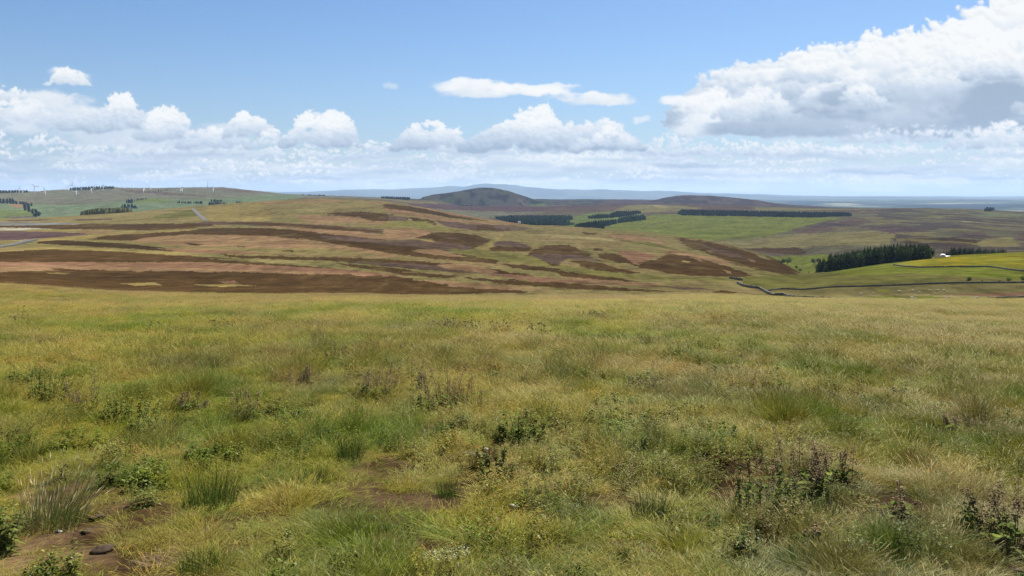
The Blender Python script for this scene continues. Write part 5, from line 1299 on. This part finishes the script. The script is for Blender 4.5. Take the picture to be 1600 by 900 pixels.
PL = [ # kind, base x, base y, height px, width px, label
 ('dock',131,648,62,38,'dark brown dock clump on the left, upright, just left of the round green weed'),
 ('bush',205,662,44,72,'round fresh green leafy weed right of the dark brown dock clump'),
 ('bush',232,684,22,52,'low green weed spreading at the foot of the round green one'),
 ('bush',82,628,40,66,'mid green leafy weed left of the dark brown dock clump'),
 ('bush',40,606,30,40,'smaller green weed up and left of the mid green leafy one'),
 ('thistle',32,514,30,18,'dark upright thistle near the far crest at the left edge'),
 ('dock',57,518,12,30,'low brown dock patch right of the thistle at the left edge'),
 ('thistle',345,520,20,34,'grey green thistle patch below the dark heather band, left part'),
 ('bush',290,558,22,42,'sparse green weed between the far grey thistle and the near docks on the left'),
 ('dock',385,652,56,34,'tall thin dock stems with pinkish heads right of the round green weed'),
 ('dock',298,645,26,52,'low row of brown dock heads between the round weed and the tall pinkish docks'),
 ('dock',530,573,36,40,'dark brown dock clump at the left centre, nearer the middle'),
 ('dock',503,552,40,34,'paler brown docks behind the dark clump at the left centre'),
 ('dock',462,606,30,54,'loose brown docks in front and left of the left centre clump'),
 ('dock',634,561,22,38,'small brown dock clump centre left, among olive grass'),
 ('thistle',672,518,16,16,'tiny grey thistle, first of the far row in the middle'),
 ('thistle',704,522,20,24,'second small grey thistle of the far row in the middle'),
 ('thistle',737,523,22,26,'third grey thistle of the far row, darker than its neighbours'),
 ('thistle',781,528,24,40,'widest grey green thistle patch of the far row'),
 ('thistle',840,530,22,34,'greenish thistle right of the widest far patch'),
 ('dock',856,507,14,24,'far low dock just below the crest in the middle'),
 ('bush',956,543,30,40,'dark round weed standing out right of centre'),
 ('bush',1008,547,22,32,'smaller dark weed right of the round one'),
 ('bush',1058,566,26,24,'dark green weed below and right of the smaller dark one'),
 ('bush',1110,556,20,44,'flat green weed patch right of centre, far'),
 ('bush',1172,551,18,18,'small dark tuft of weed right of the flat green patch'),
 ('dock',1447,554,24,34,'lone brownish weed on the open right slope'),
 ('bush',1515,560,16,22,'small dark weed right of the lone brownish one'),
 ('bush',1256,585,14,42,'low dark green weed on the right slope, mid distance'),
 ('bush',1224,616,12,34,'dark low weed below the one on the right slope'),
 ('dock',700,645,66,96,'large stand of pinkish brown docks in the middle of the field'),
 ('dock',588,622,54,60,'dark docks left of the large pinkish stand'),
 ('dock',646,612,46,30,'thin docks between the dark ones and the large pinkish stand'),
 ('rush',545,722,40,40,'dark green rush clump below the dark docks'),
 ('bush',815,692,38,66,'dark green leafy weed right of centre in front of the docks'),
 ('nettle',772,750,48,54,'grey green nettles right of the bare soil in the middle'),
 ('tussock',693,686,30,40,'bluish green tussock above the bare soil in the middle'),
 ('tussock',700,776,26,36,'bright green tussock left of the bare soil in the middle'),
 ('tussock',955,702,26,54,'bright green tussocks right of the dark leafy weed'),
 ('nettle',1188,808,120,110,'large dark nettle clump in the right foreground'),
 ('dock',1238,770,110,90,'pink headed docks rising behind the large nettle clump'),
 ('dock',1300,758,84,60,'brown headed docks right of the pink ones, right foreground'),
 ('pale',1175,812,40,56,'pale seeding grass in front of the large nettle clump'),
 ('dock',1270,858,66,22,'thin dead dock stem standing alone in the right foreground'),
 ('tussock',1292,822,58,54,'dark green tussock right of the large nettles'),
 ('dock',1410,815,74,42,'slim dock spikes between the dark tussock and the right edge'),
 ('dock',1566,858,124,92,'tall dark dock clump at the right edge'),
 ('nettle',1532,850,80,60,'dark nettles beside the tall dock clump at the right edge'),
 ('nettle',-14,868,84,60,'dark nettles cut by the left edge of the picture'),
 ('pale',84,822,104,84,'tall pale seeding tussock beside the bare soil on the left'),
 ('tussock',330,790,60,80,'upright green tussock right of the bright green band'),
 ('tussock',1392,893,48,60,'rounded bright green tussock at the bottom right'),
 ('tussock',1245,884,34,60,'dark green tussock low in the right foreground'),
 ('tussock',310,894,36,54,'fresh green tussock at the bottom, right of the dead clump'),
 ('dead',262,876,40,70,'clump of dead straw coloured grass at the bottom left'),
 ('dead',1540,790,24,60,'pale dead grass in front of the right edge docks'),
 ('mat',695,872,10,84,'mat of tiny white flowers near the bottom centre'),
 ('mat',742,713,8,36,'pale yellow flowering mat beside the bare soil'),
 ('rush',1015,812,56,66,'dark grass clump right of the bottom centre'),
 ('rush',485,755,26,60,'dark green rushes left of centre above the seeding grass'),
 ('nettle',1130,690,30,40,'low nettles above the large clump on the right'),
 ('dock',1500,680,24,44,'faint brown docks on the right slope'),
 ('dock',1000,610,18,60,'faint brown docks right of centre, middle distance'),
 ('thistle',250,520,14,30,'far grey weed patch left, under the crest'),
 ('thistle',925,498,10,40,'far grey green weed strip just under the crest, right of centre'),
]
def build_plants():
    for i, (k, px, py, hp, wp, lab) in enumerate(PL):
        x, y, z, r = at(px, py, 2.2, 200); h = hp/F*r*(.85 if k in ('nettle','dock') and r < 9 else 1)+(.06 if k in ('mat','dead','tussock') or r < 6 else .13); w = wp/F*r*1.15
        if k == 'mat': h = .03
        far = r > 14
        st, lf, hd = plant(k, 500+i, h, w)
        nm, cat = KINDNAME[k]; e = empty(nm, (x, y, z-.01), random.Random(i).uniform(-.5, .5))
        if st.v: st.build('stem', M_LEAF, e)
        if lf.v: lf.build('foliage', M_LEAF, e)
        if hd.v: hd.build('seed_head' if k != 'mat' else 'flower', M_LEAF, e)
        tag(e, lab, cat)
build_plants()
def stone(px, py, wp, label, mat=None, seed=0):
    x, y, z, r = at(px, py, 2.2, 60); w = wp/F*r/2; rr = random.Random(seed); m = MB(); m.ell(0, 0, w*.12, w, w*.8, w*.42, 13, 9, jit=.16 if mat is None else .34, rnd=rr)
    o = m.build('stone' if mat is None else 'soil_clod', mat or M_ROCK, None, True); o.location = (x, y, z); o.rotation_euler = (rr.uniform(-.3, .3), rr.uniform(-.3, .3), rr.uniform(0, 6)); tag(o, label, 'stone' if mat is None else 'clod')
stone(759, 702, 10, 'small white stone above the bare soil in the middle', None, 1)
stone(803, 792, 16, 'flat pale stone right of the bare soil patch', None, 2)
stone(92, 831, 10, 'pinkish stone on the bare soil at the left', None, 3)
stone(150, 812, 24, 'dark clod of turned soil beside the pale tussock', M_SOIL, 4)
stone(100, 804, 14, 'small dark clod left of the largest clod', M_SOIL, 5)
stone(135, 832, 16, 'dark clod below the largest clod', M_SOIL, 6)
stone(160, 862, 30, 'wide dark clod at the edge of the bare soil, bottom left', M_SOIL, 7)
stone(110, 872, 14, 'reddish clod in the lowest bare soil', M_SOIL, 8)
stone(1590, 895, 22, 'dark lump of soil in the bottom right corner', M_SOIL, 9)
stone(1480, 872, 9, 'white stone in the grass at the bottom right', None, 10)
